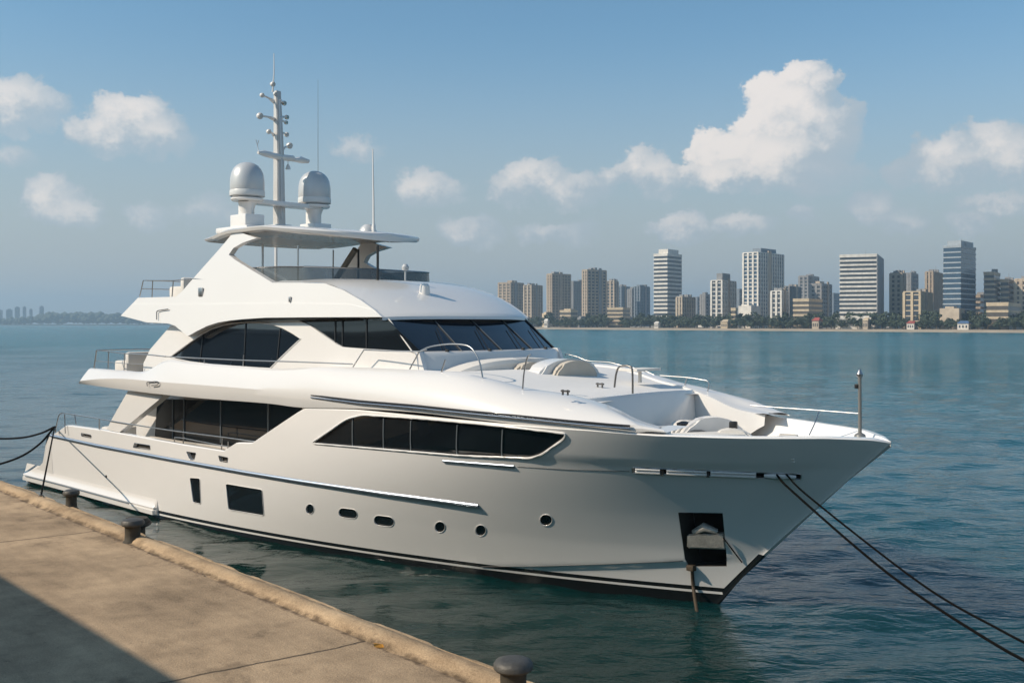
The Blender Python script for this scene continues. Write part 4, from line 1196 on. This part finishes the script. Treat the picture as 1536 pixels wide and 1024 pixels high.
tag(quay, 'weathered brown concrete quay top with cracks and joints', 'quay', kind='structure')
bm = bmesh.new(); rows = []
for x in xs:
    w = wob(x, 0); w2 = wob(x, 5)
    gv = .03 * max(0, min(1, mn.fractal(Vector((x * .7, 4.4, 0)), .9, 2.1, 4) * 1.6 + .75))
    rows.append([QL(x, .05, -3.4), QL(x, w * .5, -.10), QL(x, .01 + w * .7, .05 - chip(x, 1)), QL(x, .03 + w * .7 + chip(x, 1) * .6, .078 + w2 * .3 - chip(x, 1) * .4), QL(x, .075 + w * .7, .078 + w2 * .3), QL(x, .092 + w * .7, .078 - gv), QL(x, .108 + w * .7, .082 - gv), QL(x, .135 + w * .7, .098 + w2 * .3), QL(x, .22 + w, .112 + w2 * .4), QL(x, .31 + w, .100 + w2 * .4), QL(x, .39 + w - chip(x, 2), .055 + w2 * .2), QL(x, .435 + wob(x, 3) - chip(x, 2) * .6, .018), QL(x, .47 + wob(x, 3) + chip(x, 3), 0.004), QL(x, .55, -.05)])
add_grid(bm, rows)
kerb = obj('kerb', bm, M['kerb'], smooth=45); kerb.location = quay.location; kerb.rotation_euler = quay.rotation_euler
tag(kerb, 'worn raised concrete kerb along the water side of the quay', 'kerb', kind='structure')

# crumbled concrete and grit caught along the inside of the kerb
bm = bmesh.new(); rg = random.Random(21)
for _ in range(1500):
    x = rg.uniform(-2, 15)
    if mn.noise(Vector((x * .8, 3.3, 0))) + rg.uniform(-.5, .5) < .05: continue
    y = .45 + abs(rg.gauss(0, .05)); r_ = rg.uniform(.004, .016) * (1.6 if rg.random() < .05 else 1)
    bmesh.ops.create_icosphere(bm, subdivisions=1, radius=r_, matrix=Matrix.Translation(QL(x, y, r_ * .3)) @ Matrix.Rotation(rg.uniform(0, 6), 4, 'Z') @ Matrix.Diagonal((1.3, .8, .7, 1)))
gt = obj('grit', bm, mat('grit', (.20, .14, .09), .95, var=.5, vscale=30), smooth=0); gt.location = quay.location; gt.rotation_euler = quay.rotation_euler
tag(gt, 'crumbled grit along the inner edge of the quay kerb', 'grit', kind='stuff')

# bollards
M['boll'] = mat('weathered_bollard', (.050, .043, .030), .75, metal=.1, var=.5, vscale=9, bump=.5, bscale=22)
M['bollcap'] = mat('worn_bollard_cap', (.085, .082, .074), .55, metal=.3, var=.5, vscale=14, bump=.4, bscale=30)
def bollard(px, py, k, label):
    p = GZ(px, py, QZ); r = empty('bollard', (p.x, p.y, QZ), random.uniform(0, 3))
    bm = bmesh.new(); add_lathe(bm, [(.27 * k, -.05), (.255 * k, .02), (.215 * k, .05), (.20 * k, .16), (.205 * k, .28), (.225 * k, .31), (0, .31)], (0, 0, 0), 24); obj('post', bm, M['boll'], r, smooth=40)
    bm = bmesh.new(); add_lathe(bm, [(.20 * k, .30), (.275 * k, .312), (.305 * k, .335), (.305 * k, .375), (.27 * k, .412), (.16 * k, .435), (0, .44)], (0, 0, 0), 28); obj('cap', bm, M['bollcap'], r, smooth=40)
    bm = bmesh.new(); add_tube(bm, [Vector((.29 * k * math.cos(a), .29 * k * math.sin(a), .335)) for a in [2 * math.pi * j / 20 for j in range(21)]], .010 * k, 6, False); obj('cap_ring', bm, M['dsteel'], r)
    tag(r, label, 'bollard', 'mooring bollards on the quay edge'); return r
bollard(107, 764, .56, 'small dark mooring bollard on the kerb nearest the stern of the yacht')
bollard(199, 813, .68, 'dark mooring bollard standing inside the kerb with its shadow on the concrete')
bollard(770, 1048, .70, 'dark mooring bollard at the near end of the kerb by the bottom of the picture')
# mooring buoy-like post head beyond the kerb
p = GZ(205, 787, QZ - .15); r = empty('fender_post', (p.x, p.y, 0))
bm = bmesh.new(); add_lathe(bm, [(.17, -1.5), (.17, 1.2), (.26, 1.24), (.28, 1.32), (.22, 1.40), (0, 1.42)], (0, 0, 0), 20); obj('post', bm, M['boll'], r, smooth=40)
bm = bmesh.new(); add_lathe(bm, [(.285, 1.26), (.29, 1.28), (.285, 1.31)], (0, 0, 0), 20); obj('cap_ring', bm, M['bollcap'], r)
tag(r, 'dark mushroom headed post standing in the water just behind the kerb bollard', 'post')

# warehouse out of frame to the left; its eaves throw the big shadow on the quay
sh0, sh1 = GZ(0, 862, QZ), GZ(275, 1024, QZ); eh = 6.6
off = Vector((sv.x, sv.y, 0)) / sv.z * eh
e0 = sh0 + off; ed = (sh1 - sh0).normalized(); ei = Vector((ed.y, -ed.x, 0)); ei = -ei if ei.x > 0 else ei
wc = e0 + ei * 6.0
M['wall'] = concrete('rendered_wall', (.07, .07, .07), (.14, .135, .13), False)
M['roofm'] = mat('metal_roofing', (.22, .20, .19), .5, metal=.3, var=.2)
wa = math.atan2(ed.y, ed.x)
wh = empty('warehouse', (wc.x, wc.y, QZ), wa)
bm = bmesh.new(); add_box(bm, (0, 0, eh / 2 - .1), (60, 11.6, eh - .2)); obj('wall', bm, M['wall'], wh, smooth=0)
bm = bmesh.new(); add_box(bm, (0, 0, eh - .1), (60.6, 12, .2)); 
for k in range(3): pass
obj('roof', bm, M['roofm'], wh, smooth=0)
for k in range(6):
    bm = bmesh.new(); s_ = 1 if (Matrix.Rotation(wa, 3, 'Z') @ Vector((0, 1, 0))).dot(ei) < 0 else -1
    add_box(bm, (-22 + 9 * k, s_ * 5.82, 1.9), (4.2, .1, 3.6), bevel=.02); obj('door', bm, M['dsteel'], wh)
tag(wh, 'long rendered quayside warehouse whose eaves shade the concrete quay', 'warehouse')

# fallen leaf, dry weeds
bm = bmesh.new(); p = GZ(568, 968, QZ + .03)
L = [Vector((.09 * math.cos(a) * (1 + .3 * math.cos(3 * a)), .05 * math.sin(a), .02 * math.cos(a) ** 2)) for a in [2 * math.pi * k / 14 for k in range(14)]]
vs = [bm.verts.new(q) for q in L]; bm.faces.new(vs)
add_tube(bm, [Vector((.1, 0, .02)), Vector((.16, .02, .01))], .004, 4)
lf = obj('fallen_leaf', bm, mat('orange_leaf', (.62, .27, .03), .6, var=.3, vscale=30), smooth=0); lf.location = p; lf.rotation_euler = (.3, .25, .4)
tag(lf, 'orange fallen leaf on the concrete beside the kerb', 'leaf')

# ------------------------------------------------------------------ mooring lines
def rope(pts, r, label, sag=0.0, n=24, cat='rope'):
    P = []
    a, b = Vector(pts[0]), Vector(pts[-1])
    if len(pts) == 2:
        for k in range(n + 1):
            f = k / n; q = a.lerp(b, f); q.z -= sag * 4 * f * (1 - f); P.append(q)
    else: P = smooth_pts(pts, 8)
    bm = bmesh.new(); add_tube(bm, P, r, 8); o = obj('mooring_line', bm, M['rope'], smooth=60); return tag(o, label, cat, 'mooring lines of the yacht')
def WL(v):  # yacht frame -> world
    return Matrix.Translation((P0.x, P0.y, 0)) @ Matrix.Rotation(-PSI, 4, 'Z') @ v
sc_ = WL(T(82, 640, 3.0))
def ray(px, py, Y): return Vector(((px - 768) / F * Y, Y, CAMH + (HY - py) / F * Y))
yy = sc_.y
rope([sc_, ray(60, 650, yy + 2), ray(30, 656.5, yy + 4), ray(-10, 657, yy + 7), ray(-60, 650, yy + 11)], .035, 'slack dark line from the stern rail to the left, upper of the two')
rope([sc_, ray(60, 665, yy + .6), ray(30, 685, yy + 1.2), ray(-10, 698, yy + 2), ray(-60, 706, yy + 3)], .035, 'slack dark line from the stern rail to the left, lower of the two')
rope([sc_, GZ(61, 746, QZ + .06)], .022, 'taut dark line from the stern straight down to the quay kerb')
bw = WL(PH(1165, 712, .02))
rope([bw, ray(1190, 738, bw.y - .5), ray(1330, 858, bw.y - 2.6), ray(1480, 958, bw.y - 5.2), ray(1600, 1022, bw.y - 7.5)], .020, 'long dark bow line running down to the right, the lower one')
rope([bw + Vector((.15, 0, .03)), ray(1215, 746, bw.y - .6), ray(1380, 874, bw.y - 2.9), ray(1500, 944, bw.y - 5.0), ray(1600, 994, bw.y - 7)], .017, 'long dark bow line running down to the right, the upper thinner one')
p = GZ(61, 747, QZ + .06); bm = bmesh.new(); add_tube(bm, [Vector((.07 * math.cos(a), .02, .07 * math.sin(a))) for a in [2 * math.pi * k / 14 for k in range(15)]], .014, 6, False)
o = obj('mooring_ring', bm, M['dsteel']); o.location = p; tag(o, 'small steel ring in the kerb where the stern line is tied', 'ring')

# ------------------------------------------------------------------ city across the water
def shoreY(x):  # depth of the beach line along the sight line through column x
    a = (20.0, 976.0); b = (296.0, 592.0); u = (x - 768) / F
    # X = u Y on the line a..b
    dx, dy = b[0] - a[0], b[1] - a[1]
    k = (u * a[1] - a[0]) / (dx - u * dy); return a[1] + k * dy
LZ = 1.6
bm = bmesh.new()
rows = []
for x in range(560, 2300, 20):
    Y = shoreY(x); u = (x - 768) / F; r_ = random.Random(x)
    rows.append([Vector((u * Y * f_, Y * f_ , z)) for f_, z in ((.985, -.6), (.992 + r_.uniform(-.003, .003), .15), (1.0, .9 + r_.uniform(-.2, .3)), (1.012, 1.5), (1.03, LZ), (1.25, LZ + .5), (2.2, LZ + 2), (2.8, LZ + 2))])
add_grid(bm, rows)
M['sand'] = mat('beach_sand', (.36, .30, .22), .9, var=.35, vscale=.08)
shore = obj('shore', bm, M['sand'], smooth=40); tag(shore, 'pale sandy shore in front of the city', 'shore', kind='structure')

def facade(name, c, var=.12):
    m = bpy.data.materials.new(name); m.use_nodes = True
    t = NT(m.node_tree); p = t.n['Principled BSDF']; tc = t.new('ShaderNodeTexCoord')
    nz = t.noise(t.mapping(tc.outputs['Object'], (.35, .35, .28)), 1.0, 3, .7); big = t.noise(tc.outputs['Object'], .03, 3, .6)
    f = t.m('ADD', t.m('MULTIPLY', nz.outputs[0], .6), t.m('MULTIPLY', big.outputs[0], .4))
    t.set(p.inputs['Base Color'], t.mix(t.ss(f, .3, .7), tuple(x * (1 - var * 2) for x in c) + (1,), tuple(min(1, x * (1 + var)) for x in c) + (1,)))
    p.inputs['Roughness'].default_value = .75; return m
FM = {'palegrey': facade('pale_grey_panels', (.36, .40, .43)), 'white': facade('white_spandrels', (.72, .67, .60)), 'tan': facade('tan_render', (.58, .46, .31)), 'beige': facade('beige_concrete', (.50, .41, .31)), 'brown': facade('brown_concrete', (.42, .335, .25)), 'grey': facade('grey_concrete', (.27, .27, .27)), 'blue': facade('blue_grey_panels', (.20, .24, .28)), 'red': facade('red_paint', (.42, .09, .07)), 'blueroof': facade('blue_paint', (.08, .16, .30))}
FG = {'dark': mat('office_glass', (.05, .06, .075), .25, spec=.5, var=.5, vscale=.5), 'blue': mat('blue_curtain_wall', (.04, .075, .12), .2, spec=.6, var=.4, vscale=.4), 'warm': mat('bronze_glass', (.10, .085, .07), .35, var=.5, vscale=.5)}


def frame_at(x0, xc, x1, Y, phi):
    """corner on the sight line xc at depth Y; the lengths of the two visible walls so they end on sight lines x0 and x1"""
    c = Vector(((xc - 768) / F * Y, Y)); l = Vector((-math.cos(phi), math.sin(phi))); r = Vector((math.sin(phi), math.cos(phi)))
    def ln(d, x):
        u = (x - 768) / F; return (u * c.y - c.x) / (d.x - u * d.y)
    return c, l, r, max(2, ln(l, x0)), max(2, ln(r, x1))


def tower(x0, xc, x1, ytop, depth, style, label, cladding, glass='dark', crown=None, fl=3.3, phi=33, cat='tower', group='skyline towers across the bay', roofbits=True, ribs=0, name='tower_block', br=.46):
    Y = shoreY(xc) * depth
    c, l, r, wl, wr = frame_at(x0, xc, x1, Y, R(phi)); wr = min(wr, 60); wl = min(wl, 60)
    zt = CAMH + (HY - ytop) / F * Y; H = zt - LZ
    root = empty(name, (c.x, c.y, LZ), 0); tag(root, label, cat, group)
    ang = math.atan2(-l.y, -l.x)       # local x: along the left wall towards the corner ; local y: away along the right wall
    root.rotation_euler = (0, 0, ang)
    # local: corner at (0,0); body spans x -wl..0, y 0..wr
    bm = bmesh.new(); add_box(bm, (-wl / 2, wr / 2, H / 2), (wl, wr, H)); obj('glazing', bm, FG[glass], root, smooth=0)
    n = max(2, int(H / fl)); bm = bmesh.new(); pr = .25
    lm = FM[cladding]
    if style in ('bands', 'grid', 'lbands'):
        bt = fl * (br if style != 'grid' else .42)
        for k in range(n):
            z = (k + 1) * H / n - bt / 2
            add_box(bm, (-wl / 2, wr / 2, z), (wl + 2 * pr, wr + 2 * pr, bt))
    if style in ('ribs', 'grid'):
        sp = fl * (1.15 if style == 'ribs' else 1.5); th = sp * (.42 if style == 'ribs' else .40); pr2 = pr + (.12 if style == 'ribs' else .06)
        for k in range(max(2, int(wl / sp)) + 1):
            x = -wl + wl * k / max(2, int(wl / sp)); add_box(bm, (x, -pr2 / 2, H / 2), (th, pr2 * 2, H + .2)); 
        for k in range(max(2, int(wr / sp)) + 1):
            y = wr * k / max(2, int(wr / sp)); add_box(bm, (pr2 / 2, y, H / 2), (pr2 * 2, th, H + .2))
    if style == 'ribs':
        for k in range(n):
            add_box(bm, (-wl / 2, wr / 2, (k + .5) * H / n), (wl + .12, wr + .12, fl * .22))
    if style == 'blank':   # banded front, plain end wall
        bt = fl * .46
        for k in range(n): add_box(bm, (-wl / 2 - .1, wr / 2 - .4, (k + 1) * H / n - bt / 2), (wl + .5, wr - .2, bt))
    obj('cladding', bm, lm, root, smooth=0)
    if style == 'blank':
        bm = bmesh.new(); add_box(bm, (.2, wr / 2, H / 2), (.8, wr + .1, H + .4)); add_box(bm, (.55, wr * .62, H / 2), (.3, wr * .12, H + .2)); obj('end_wall', bm, FM['grey'], root, smooth=0)
    bm = bmesh.new(); add_box(bm, (-wl / 2, wr / 2, H + .35), (wl + .7, wr + .7, .7)); obj('parapet', bm, lm, root, smooth=0)
    if crown:
        cx0, cx1, cy, cm = crown
        zc = CAMH + (HY - cy) / F * Y - LZ; hc = max(1.0, zc - H)
        f0 = (cx0 - x0) / (x1 - x0); f1 = (cx1 - x0) / (x1 - x0); fc = wl / (wl + wr)
        bm = bmesh.new(); add_box(bm, (-wl * .5 + wl * (f0 + f1 - 1) * .3, wr * .5, H + hc / 2), (wl * min(1, (f1 - f0) * 1.0), wr * min(1, (f1 - f0) * 1.05), hc)); obj('rooftop_block', bm, FM[cm], root, smooth=0)
    rk = random.Random(int(x0 * 13 + x1))
    if style in ('grid', 'ribs') and wl > 6:
        bm = bmesh.new(); f = rk.uniform(.3, .7); add_box(bm, (.35, wr * f, H * .5 + 1.2), (.9, wr * rk.uniform(.10, .18), H + 2.4)); obj('stair_core', bm, FM[rk.choice(['grey', 'beige', 'brown'])], root, smooth=0)
    if rk.random() < .6 and name == 'tower_block':
        hh = H * rk.uniform(.12, .3); bm = bmesh.new(); add_box(bm, (-wl * rk.uniform(.3, .6), -wr * .12 - 1, hh / 2), (wl * rk.uniform(.7, 1.15), wr * .3 + 2, hh)); add_box(bm, (-wl * .4, -wr * .14 - 1, hh + .4), (wl * .5, wr * .2, 1.6)); obj('podium', bm, FM[rk.choice(['tan', 'beige', 'white', 'grey'])], root, smooth=0)
    if roofbits:
        rn = random.Random(int(x0 * 7)); bm = bmesh.new()
        for _ in range(3): add_box(bm, (-wl * rn.uniform(.2, .8), wr * rn.uniform(.2, .8), H + .7 + .8), (rn.uniform(2, 4), rn.uniform(2, 4), rn.uniform(1.4, 3)))
        add_tube(bm, [Vector((-wl * .4, wr * .5, H)), Vector((-wl * .4, wr * .5, H + rn.uniform(3, 6)))], .1, 4)
        obj('roof_plant', bm, FM['grey'], root, smooth=0)
    return root


tower(748, 766, 785, 424, 1.16, 'grid', 'brown grid fronted block at the left end of the skyline, just above the yacht brow', 'brown', 'warm', crown=(765, 779, 420, 'brown'))
tower(786, 797, 813, 428, 1.14, 'ribs', 'slim beige ribbed block second from the left end of the skyline', 'beige', 'warm')
tower(821, 828, 855.5, 411, 1.12, 'grid', 'tall brown gridded tower between the slim beige block and a grey one', 'brown', 'warm', fl=3.0, phi=48)
tower(857, 860, 876, 422, 1.30, 'grid', 'grey brown slab half hidden between two tall gridded brown towers', 'grey', 'warm', fl=3)
tower(874, 881, 909, 405, 1.10, 'grid', 'tallest brown gridded tower, left of the low tan building', 'brown', 'dark', fl=3.0, phi=48)
tower(910, 921, 927, 422, 1.22, 'ribs', 'pale narrow block just right of the tallest brown gridded tower', 'beige', 'dark')
tower(923, 932, 945, 430, 1.36, 'grid', 'hazy blue grey block behind the low tan building', 'blue', 'blue')
tower(942, 948, 957, 434, 1.30, 'grid', 'narrow hazy grey block left of a dark twin topped one', 'grey', 'dark')
tower(952, 960, 974, 430, 1.28, 'ribs', 'dark blue grey tower left of the white banded high-rise', 'blue', 'blue', crown=(953, 968, 427, 'blue'))
tower(981, 1001, 1022.5, 381, 1.08, 'bands', 'white banded high-rise with a pale rooftop block, left one of the two slim banded ones', 'white', 'dark', crown=(991, 1020, 373, 'white'), fl=3.4, phi=38)
tower(1015, 1023, 1042, 446, 1.06, 'ribs', 'low pale ribbed block at the right foot of the white banded high-rise', 'beige', 'dark')
tower(1040, 1046, 1054, 446, 1.30, 'grid', 'small dark block between two pale low blocks', 'blue', 'blue', roofbits=False)
tower(1051, 1058, 1067, 442, 1.2, 'grid', 'grey block left of the stepped pale tower', 'grey', 'dark')
tower(1067, 1083, 1103.5, 421, 1.08, 'ribs', 'stepped pale tower with a taller rooftop block', 'white', 'dark', crown=(1074, 1094, 409, 'grey'))
tower(1103, 1109, 1117, 434, 1.3, 'grid', 'dark narrow block touching the left side of the white ribbed tower', 'blue', 'dark', roofbits=False)
tower(1115, 1137, 1175, 379, 1.10, 'ribs', 'broad tower with white vertical ribs and a flat blue grey top', 'white', 'blue', crown=(1134, 1168, 371, 'blue'), fl=3.2, phi=42)
tower(1157, 1172, 1182, 437, 1.05, 'ribs', 'low white ribbed block at the right foot of the broad ribbed tower', 'white', 'dark')
tower(1172, 1184, 1201, 430, 1.2, 'ribs', 'dark grey block right of the broad ribbed tower', 'grey', 'blue')
tower(1199, 1212, 1228, 414, 1.42, 'grid', 'hazy grey tower with a broad flat top, between the ribbed and the widest tower', 'grey', 'dark')
tower(1216, 1232, 1247, 426, 1.2, 'grid', 'grey gridded block with a small rooftop house left of the widest tower', 'grey', 'dark', crown=(1219, 1232, 421, 'beige'))
tower(1190, 1213, 1233, 449, 1.05, 'bands', 'low tan office building in front of the grey gridded block', 'tan', 'warm', cat='building', name='low_building', roofbits=False)
tower(1245, 1250, 1260, 440, 1.8, 'grid', 'faint far tower just left of the widest banded tower', 'blue', 'blue', roofbits=False)
tower(1260, 1315, 1336, 382, 1.07, 'blank', 'widest tower with white bands and a plain grey end wall', 'white', 'dark', crown=(1300, 1330, 378, 'white'), fl=3.0, phi=24)
tower(1336, 1352, 1358, 410, 1.16, 'grid', 'tan gridded tower against the right side of the widest tower', 'beige', 'warm')
tower(1357, 1366, 1376.5, 410, 1.3, 'grid', 'blue grey gridded tower behind the low tan ribbed building', 'grey', 'blue', crown=(1370, 1376, 407, 'blue'))
tower(1356, 1380, 1398, 438, 1.05, 'ribs', 'low tan ribbed building in front of the blue grey gridded tower', 'tan', 'dark', cat='building', name='low_building')
tower(1389, 1399, 1416, 408, 1.18, 'ribs', 'brown ribbed tower at the left side of the blue banded high-rise', 'brown', 'dark')
tower(1415, 1441, 1463.5, 369, 1.06, 'bands', 'blue glass high-rise with thin pale bands, tallest at the right', 'palegrey', 'blue', crown=(1424, 1462, 360, 'palegrey'), fl=3.2, phi=40, br=.27)
tower(1463, 1470, 1482, 443, 1.15, 'bands', 'low brown block right of the blue banded high-rise', 'brown', 'dark', cat='building', name='low_building')
tower(1476, 1491, 1500, 409, 1.12, 'bands', 'beige banded tower second right of the blue banded high-rise', 'beige', 'dark')
tower(1500.5, 1512, 1523, 420, 1.14, 'bands', 'brown banded tower between two taller beige ones at the right edge', 'brown', 'dark')
tower(1523, 1540, 1556, 419, 1.16, 'grid', 'beige gridded tower cut off by the right edge', 'beige', 'warm')
tower(1480, 1512, 1545, 455, 1.04, 'bands', 'low tan banded building at the right edge of the skyline', 'tan', 'warm', cat='building', name='low_building', roofbits=False)
tower(911.5, 934, 945, 462, 1.05, 'bands', 'low tan building with open floors below the tallest brown gridded tower', 'tan', 'warm', cat='building', name='low_building', roofbits=False, phi=24)
tower(840, 856, 866, 466, 1.05, 'bands', 'low stepped tan building below the brown gridded towers', 'tan', 'warm', cat='building', name='low_building', roofbits=False, crown=(848, 864, 463, 'tan'))
tower(1097, 1103, 1106, 463, 1.04, 'bands', 'small tan block among the trees below the stepped pale tower', 'tan', 'warm', cat='building', name='low_building', roofbits=False)


def house(x0, x1, ytop, ybase, wallm, roofm, label, depth=1.018):
    xc = x0 + (x1 - x0) * .62; Y = shoreY(xc) * depth
    c, l, r, wl, wr = frame_at(x0, xc, x1, Y, R(30)); wr = min(wr, 14)
    z0 = LZ - .1; h = (CAMH + (HY - ytop) / F * Y) - z0
    root = empty('shore_house', (c.x, c.y, z0), math.atan2(-l.y, -l.x)); tag(root, label, 'house', 'small houses along the far shore')
    bm = bmesh.new(); add_box(bm, (-wl / 2, wr / 2, h * .36), (wl, wr, h * .72)); obj('wall', bm, FM[wallm], root, smooth=0)
    bm = bmesh.new(); hw_, z = wl / 2 + .4, h * .72
    a = [bm.verts.new(v) for v in ((-wl / 2 - hw_, -.5, z), (-wl / 2 + hw_, -.5, z), (-wl / 2 + hw_, wr + .5, z), (-wl / 2 - hw_, wr + .5, z), (-wl / 2 - hw_ * .6, wr / 2, h), (-wl / 2 + hw_ * .6, wr / 2, h))]
    for q in ((0, 1, 5, 4), (2, 3, 4, 5), (0, 4, 3), (1, 2, 5), (3, 2, 1, 0)): bm.faces.new([a[i] for i in q])
    obj('roof', bm, FM[roofm], root, smooth=0)
    for k in range(3):
        bm = bmesh.new(); add_box(bm, (-wl * (.2 + .3 * k), -.05, h * .36), (wl * .13, .14, h * .28)); obj('window', bm, FG['dark'], root, smooth=0)


house(816, 824, 478, 484, 'white', 'white', 'tiny white kiosk on the far shore left of the low stepped tan building')
house(981, 991, 482, 487, 'white', 'white', 'tiny white hut below the white banded high-rise')
house(1081, 1097, 479, 489, 'tan', 'tan', 'tan house by the water below the stepped pale tower')
house(1218, 1234, 476, 486, 'beige', 'red', 'red roofed shop below the low tan office building')
house(1294, 1306, 476, 487, 'beige', 'tan', 'beige house among trees below the widest tower')
house(1360, 1378, 481, 493, 'white', 'red', 'white house with a red roof below the low tan ribbed building')
house(1436, 1463, 481, 492, 'white', 'blueroof', 'white pavilion with a blue roof below the blue banded high-rise')

# trees along the far shore
M['leaf'] = mat('dark_foliage', (.050, .068, .038), .8, var=.5, vscale=.5)
M['bark'] = mat('tree_bark', (.10, .075, .05), .9)
def crown_mesh(seed):
    rn = random.Random(seed); bm = bmesh.new()
    cl = [(rn.gauss(0, 1.7), rn.gauss(0, 1.7), 5.2 + rn.gauss(0, 1.5), rn.uniform(1.1, 2.1)) for _ in range(15)]
    for cx, cy, cz, cr in cl:
        for _ in range(46):
            d = Vector((rn.gauss(0, 1), rn.gauss(0, 1), rn.gauss(0, 1))).normalized() * cr * rn.uniform(.55, 1.0)
            p = Vector((cx, cy, max(1.2, cz))) + Vector((d.x, d.y, d.z * .8)); s_ = rn.uniform(.3, .6)
            n_ = (d.normalized() + Vector((rn.gauss(0, .5), rn.gauss(0, .5), rn.gauss(0, .5)))).normalized(); a = n_.orthogonal().normalized() * s_; b = n_.cross(a)
            bm.faces.new([bm.verts.new(p + a), bm.verts.new(p + b), bm.verts.new(p - a), bm.verts.new(p - b * .8)])
    return bm
protos = []
for k in range(5):
    bm = crown_mesh(40 + k); me = bpy.data.meshes.new('crown'); bm.to_mesh(me); bm.free(); me.materials.append(M['leaf'])
    bm = bmesh.new(); add_tube(bm, [Vector((0, 0, -.5)), Vector((.1, 0, 2.5)), Vector((.3, .2, 5))], [.28, .2, .08], 6)
    for a in range(3): add_tube(bm, [Vector((.1, 0, 2.3)), Vector((1.4 * math.cos(a * 2.1), 1.4 * math.sin(a * 2.1), 4.6))], [.12, .04], 5)
    mt = bpy.data.meshes.new('trunk'); bm.to_mesh(mt); bm.free(); mt.materials.append(M['bark']); protos.append((me, mt))
rt = random.Random(11)
tp = bpy.data.objects.new('shore_tree', None)
GAPS = [(815, 826), (1079, 1098), (1217, 1235), (1293, 1307), (1359, 1379), (1437, 1464), (1483, 1500), (888, 903), (980, 992), (912, 932)]
x = 790.0; trees = []
while x < 1580:
    for row in range(2):
        xx = x + rt.uniform(-3, 3)
        if any(a < xx < b for a, b in GAPS) and row == 0: continue
        trees.append((xx, 1.022 + rt.uniform(0, .012) if row == 0 else 1.045 + rt.uniform(0, .02), rt.uniform(.75, 1.35) * (1.0 if row == 0 else 1.35)))
    x += rt.uniform(5.5, 9)
for xx, dp, sc in trees:
    Y = shoreY(xx) * dp; o = tp.copy(); o.location = ((xx - 768) / F * Y, Y, LZ - .2); o.rotation_euler = (0, 0, rt.uniform(0, 6.3)); sc *= .84; o.scale = (sc * rt.uniform(.9, 1.3), sc * rt.uniform(.9, 1.3), sc)
    COL.objects.link(o); tag(o, 'small dark green tree in the dense row along the far city shore', 'tree', 'trees along the far city shore')
    me, mt = protos[rt.randrange(5)]
    for nm, d in (('crown', me), ('trunk', mt)):
        q = bpy.data.objects.new(nm, d); q.parent = o; COL.objects.link(q)
bpy.data.objects.remove(tp)

# ------------------------------------------------------------------ far hazy shore on the left
FY = 3100.0
bm = bmesh.new(); rn = random.Random(5)
xs_ = list(range(-700, 560, 3))
for x in xs_:
    h0 = 13 if x > 50 else 9; yt = 470 if x > 90 else 474
    base = interp(x, [(-700, 475), (0, 478), (45, 476.5), (60, 472), (80, 470.5), (115, 470.2), (150, 471), (190, 473), (300, 473), (560, 476)])
    for k in range(7):
        Y = FY + rn.uniform(0, 150); top = (HY - base + rn.gauss(0, .9)) / F * FY + CAMH
        c = Vector(((x + rn.uniform(-2, 2) - 768) / F * Y, Y, top * rn.uniform(.35, .9)))
        bmesh.ops.create_icosphere(bm, subdivisions=1, radius=top * rn.uniform(.18, .32), matrix=Matrix.Translation(c) @ Matrix.Diagonal((1.3, 1, 1, 1)))
o = obj('treeline', bm, M['leaf'], smooth=0); tag(o, 'dark wooded far shore fading into haze at the left', 'treeline', kind='stuff')
bm = bmesh.new(); add_grid(bm, [[Vector(((x - 768) / F * Y, Y, z)) for x in (-800, -300, 100, 600)] for Y, z in ((FY - 30, -.5), (FY - 8, 1.5), (FY + 900, 3))])
o = obj('far_shore', bm, M['leaf'], smooth=0); tag(o, 'low far shore under the hazy woods', 'shore', kind='structure')
for k, (x0, x1, yt, lb) in enumerate([(-8, 4, 465, 'faint hazy block at the left edge of the picture above the woods'), (9, 19, 464.5, 'faint wide hazy block second from the left edge'), (22, 30, 461, 'tallest faint hazy tower above the far woods'), (34, 39.5, 460.5, 'narrow faint hazy tower, middle of the far group'), (44, 49, 464, 'short faint hazy tower just right of the narrow one'), (59, 66, 460, 'faint hazy tower standing alone at the right of the far group')]):
    Y = FY + 350; z = CAMH + (HY - yt) / F * Y; w = (x1 - x0) / F * Y; r = empty('far_tower', (((x0 + x1) / 2 - 768) / F * Y, Y, 0), .3); tag(r, lb, 'tower', 'faint towers on the far left shore')
    bm = bmesh.new(); add_box(bm, (0, 0, z / 2), (w * .8, w * .6, z)); obj('block', bm, FM['grey'], r, smooth=0)
    bm = bmesh.new(); add_box(bm, (0, 0, z + 1.5), (w * .4, w * .3, 3)); obj('rooftop_block', bm, FM['grey'], r, smooth=0)

# ------------------------------------------------------------------ haze
HAZE = True
if HAZE:
    bm = bmesh.new(); bmesh.ops.create_cube(bm, size=1.0); bmesh.ops.scale(bm, vec=(14200, 7600, 190), verts=bm.verts); bmesh.ops.translate(bm, vec=(0, 3300, 90), verts=bm.verts)
    m = bpy.data.materials.new('haze_air'); m.use_nodes = True; t = NT(m.node_tree); t.n.clear()
    o_ = t.new('ShaderNodeOutputMaterial'); pv_ = t.new('ShaderNodeVolumePrincipled')
    pv_.inputs['Color'].default_value = (.56, .80, 1.0, 1); pv_.inputs['Density'].default_value = .00026; pv_.inputs['Anisotropy'].default_value = .2
    t.l.new(pv_.outputs[0], o_.inputs['Volume'])
    hz_ = obj('haze', bm, m, smooth=0); tag(hz_, 'thin blue haze over the bay', 'haze', kind='stuff')
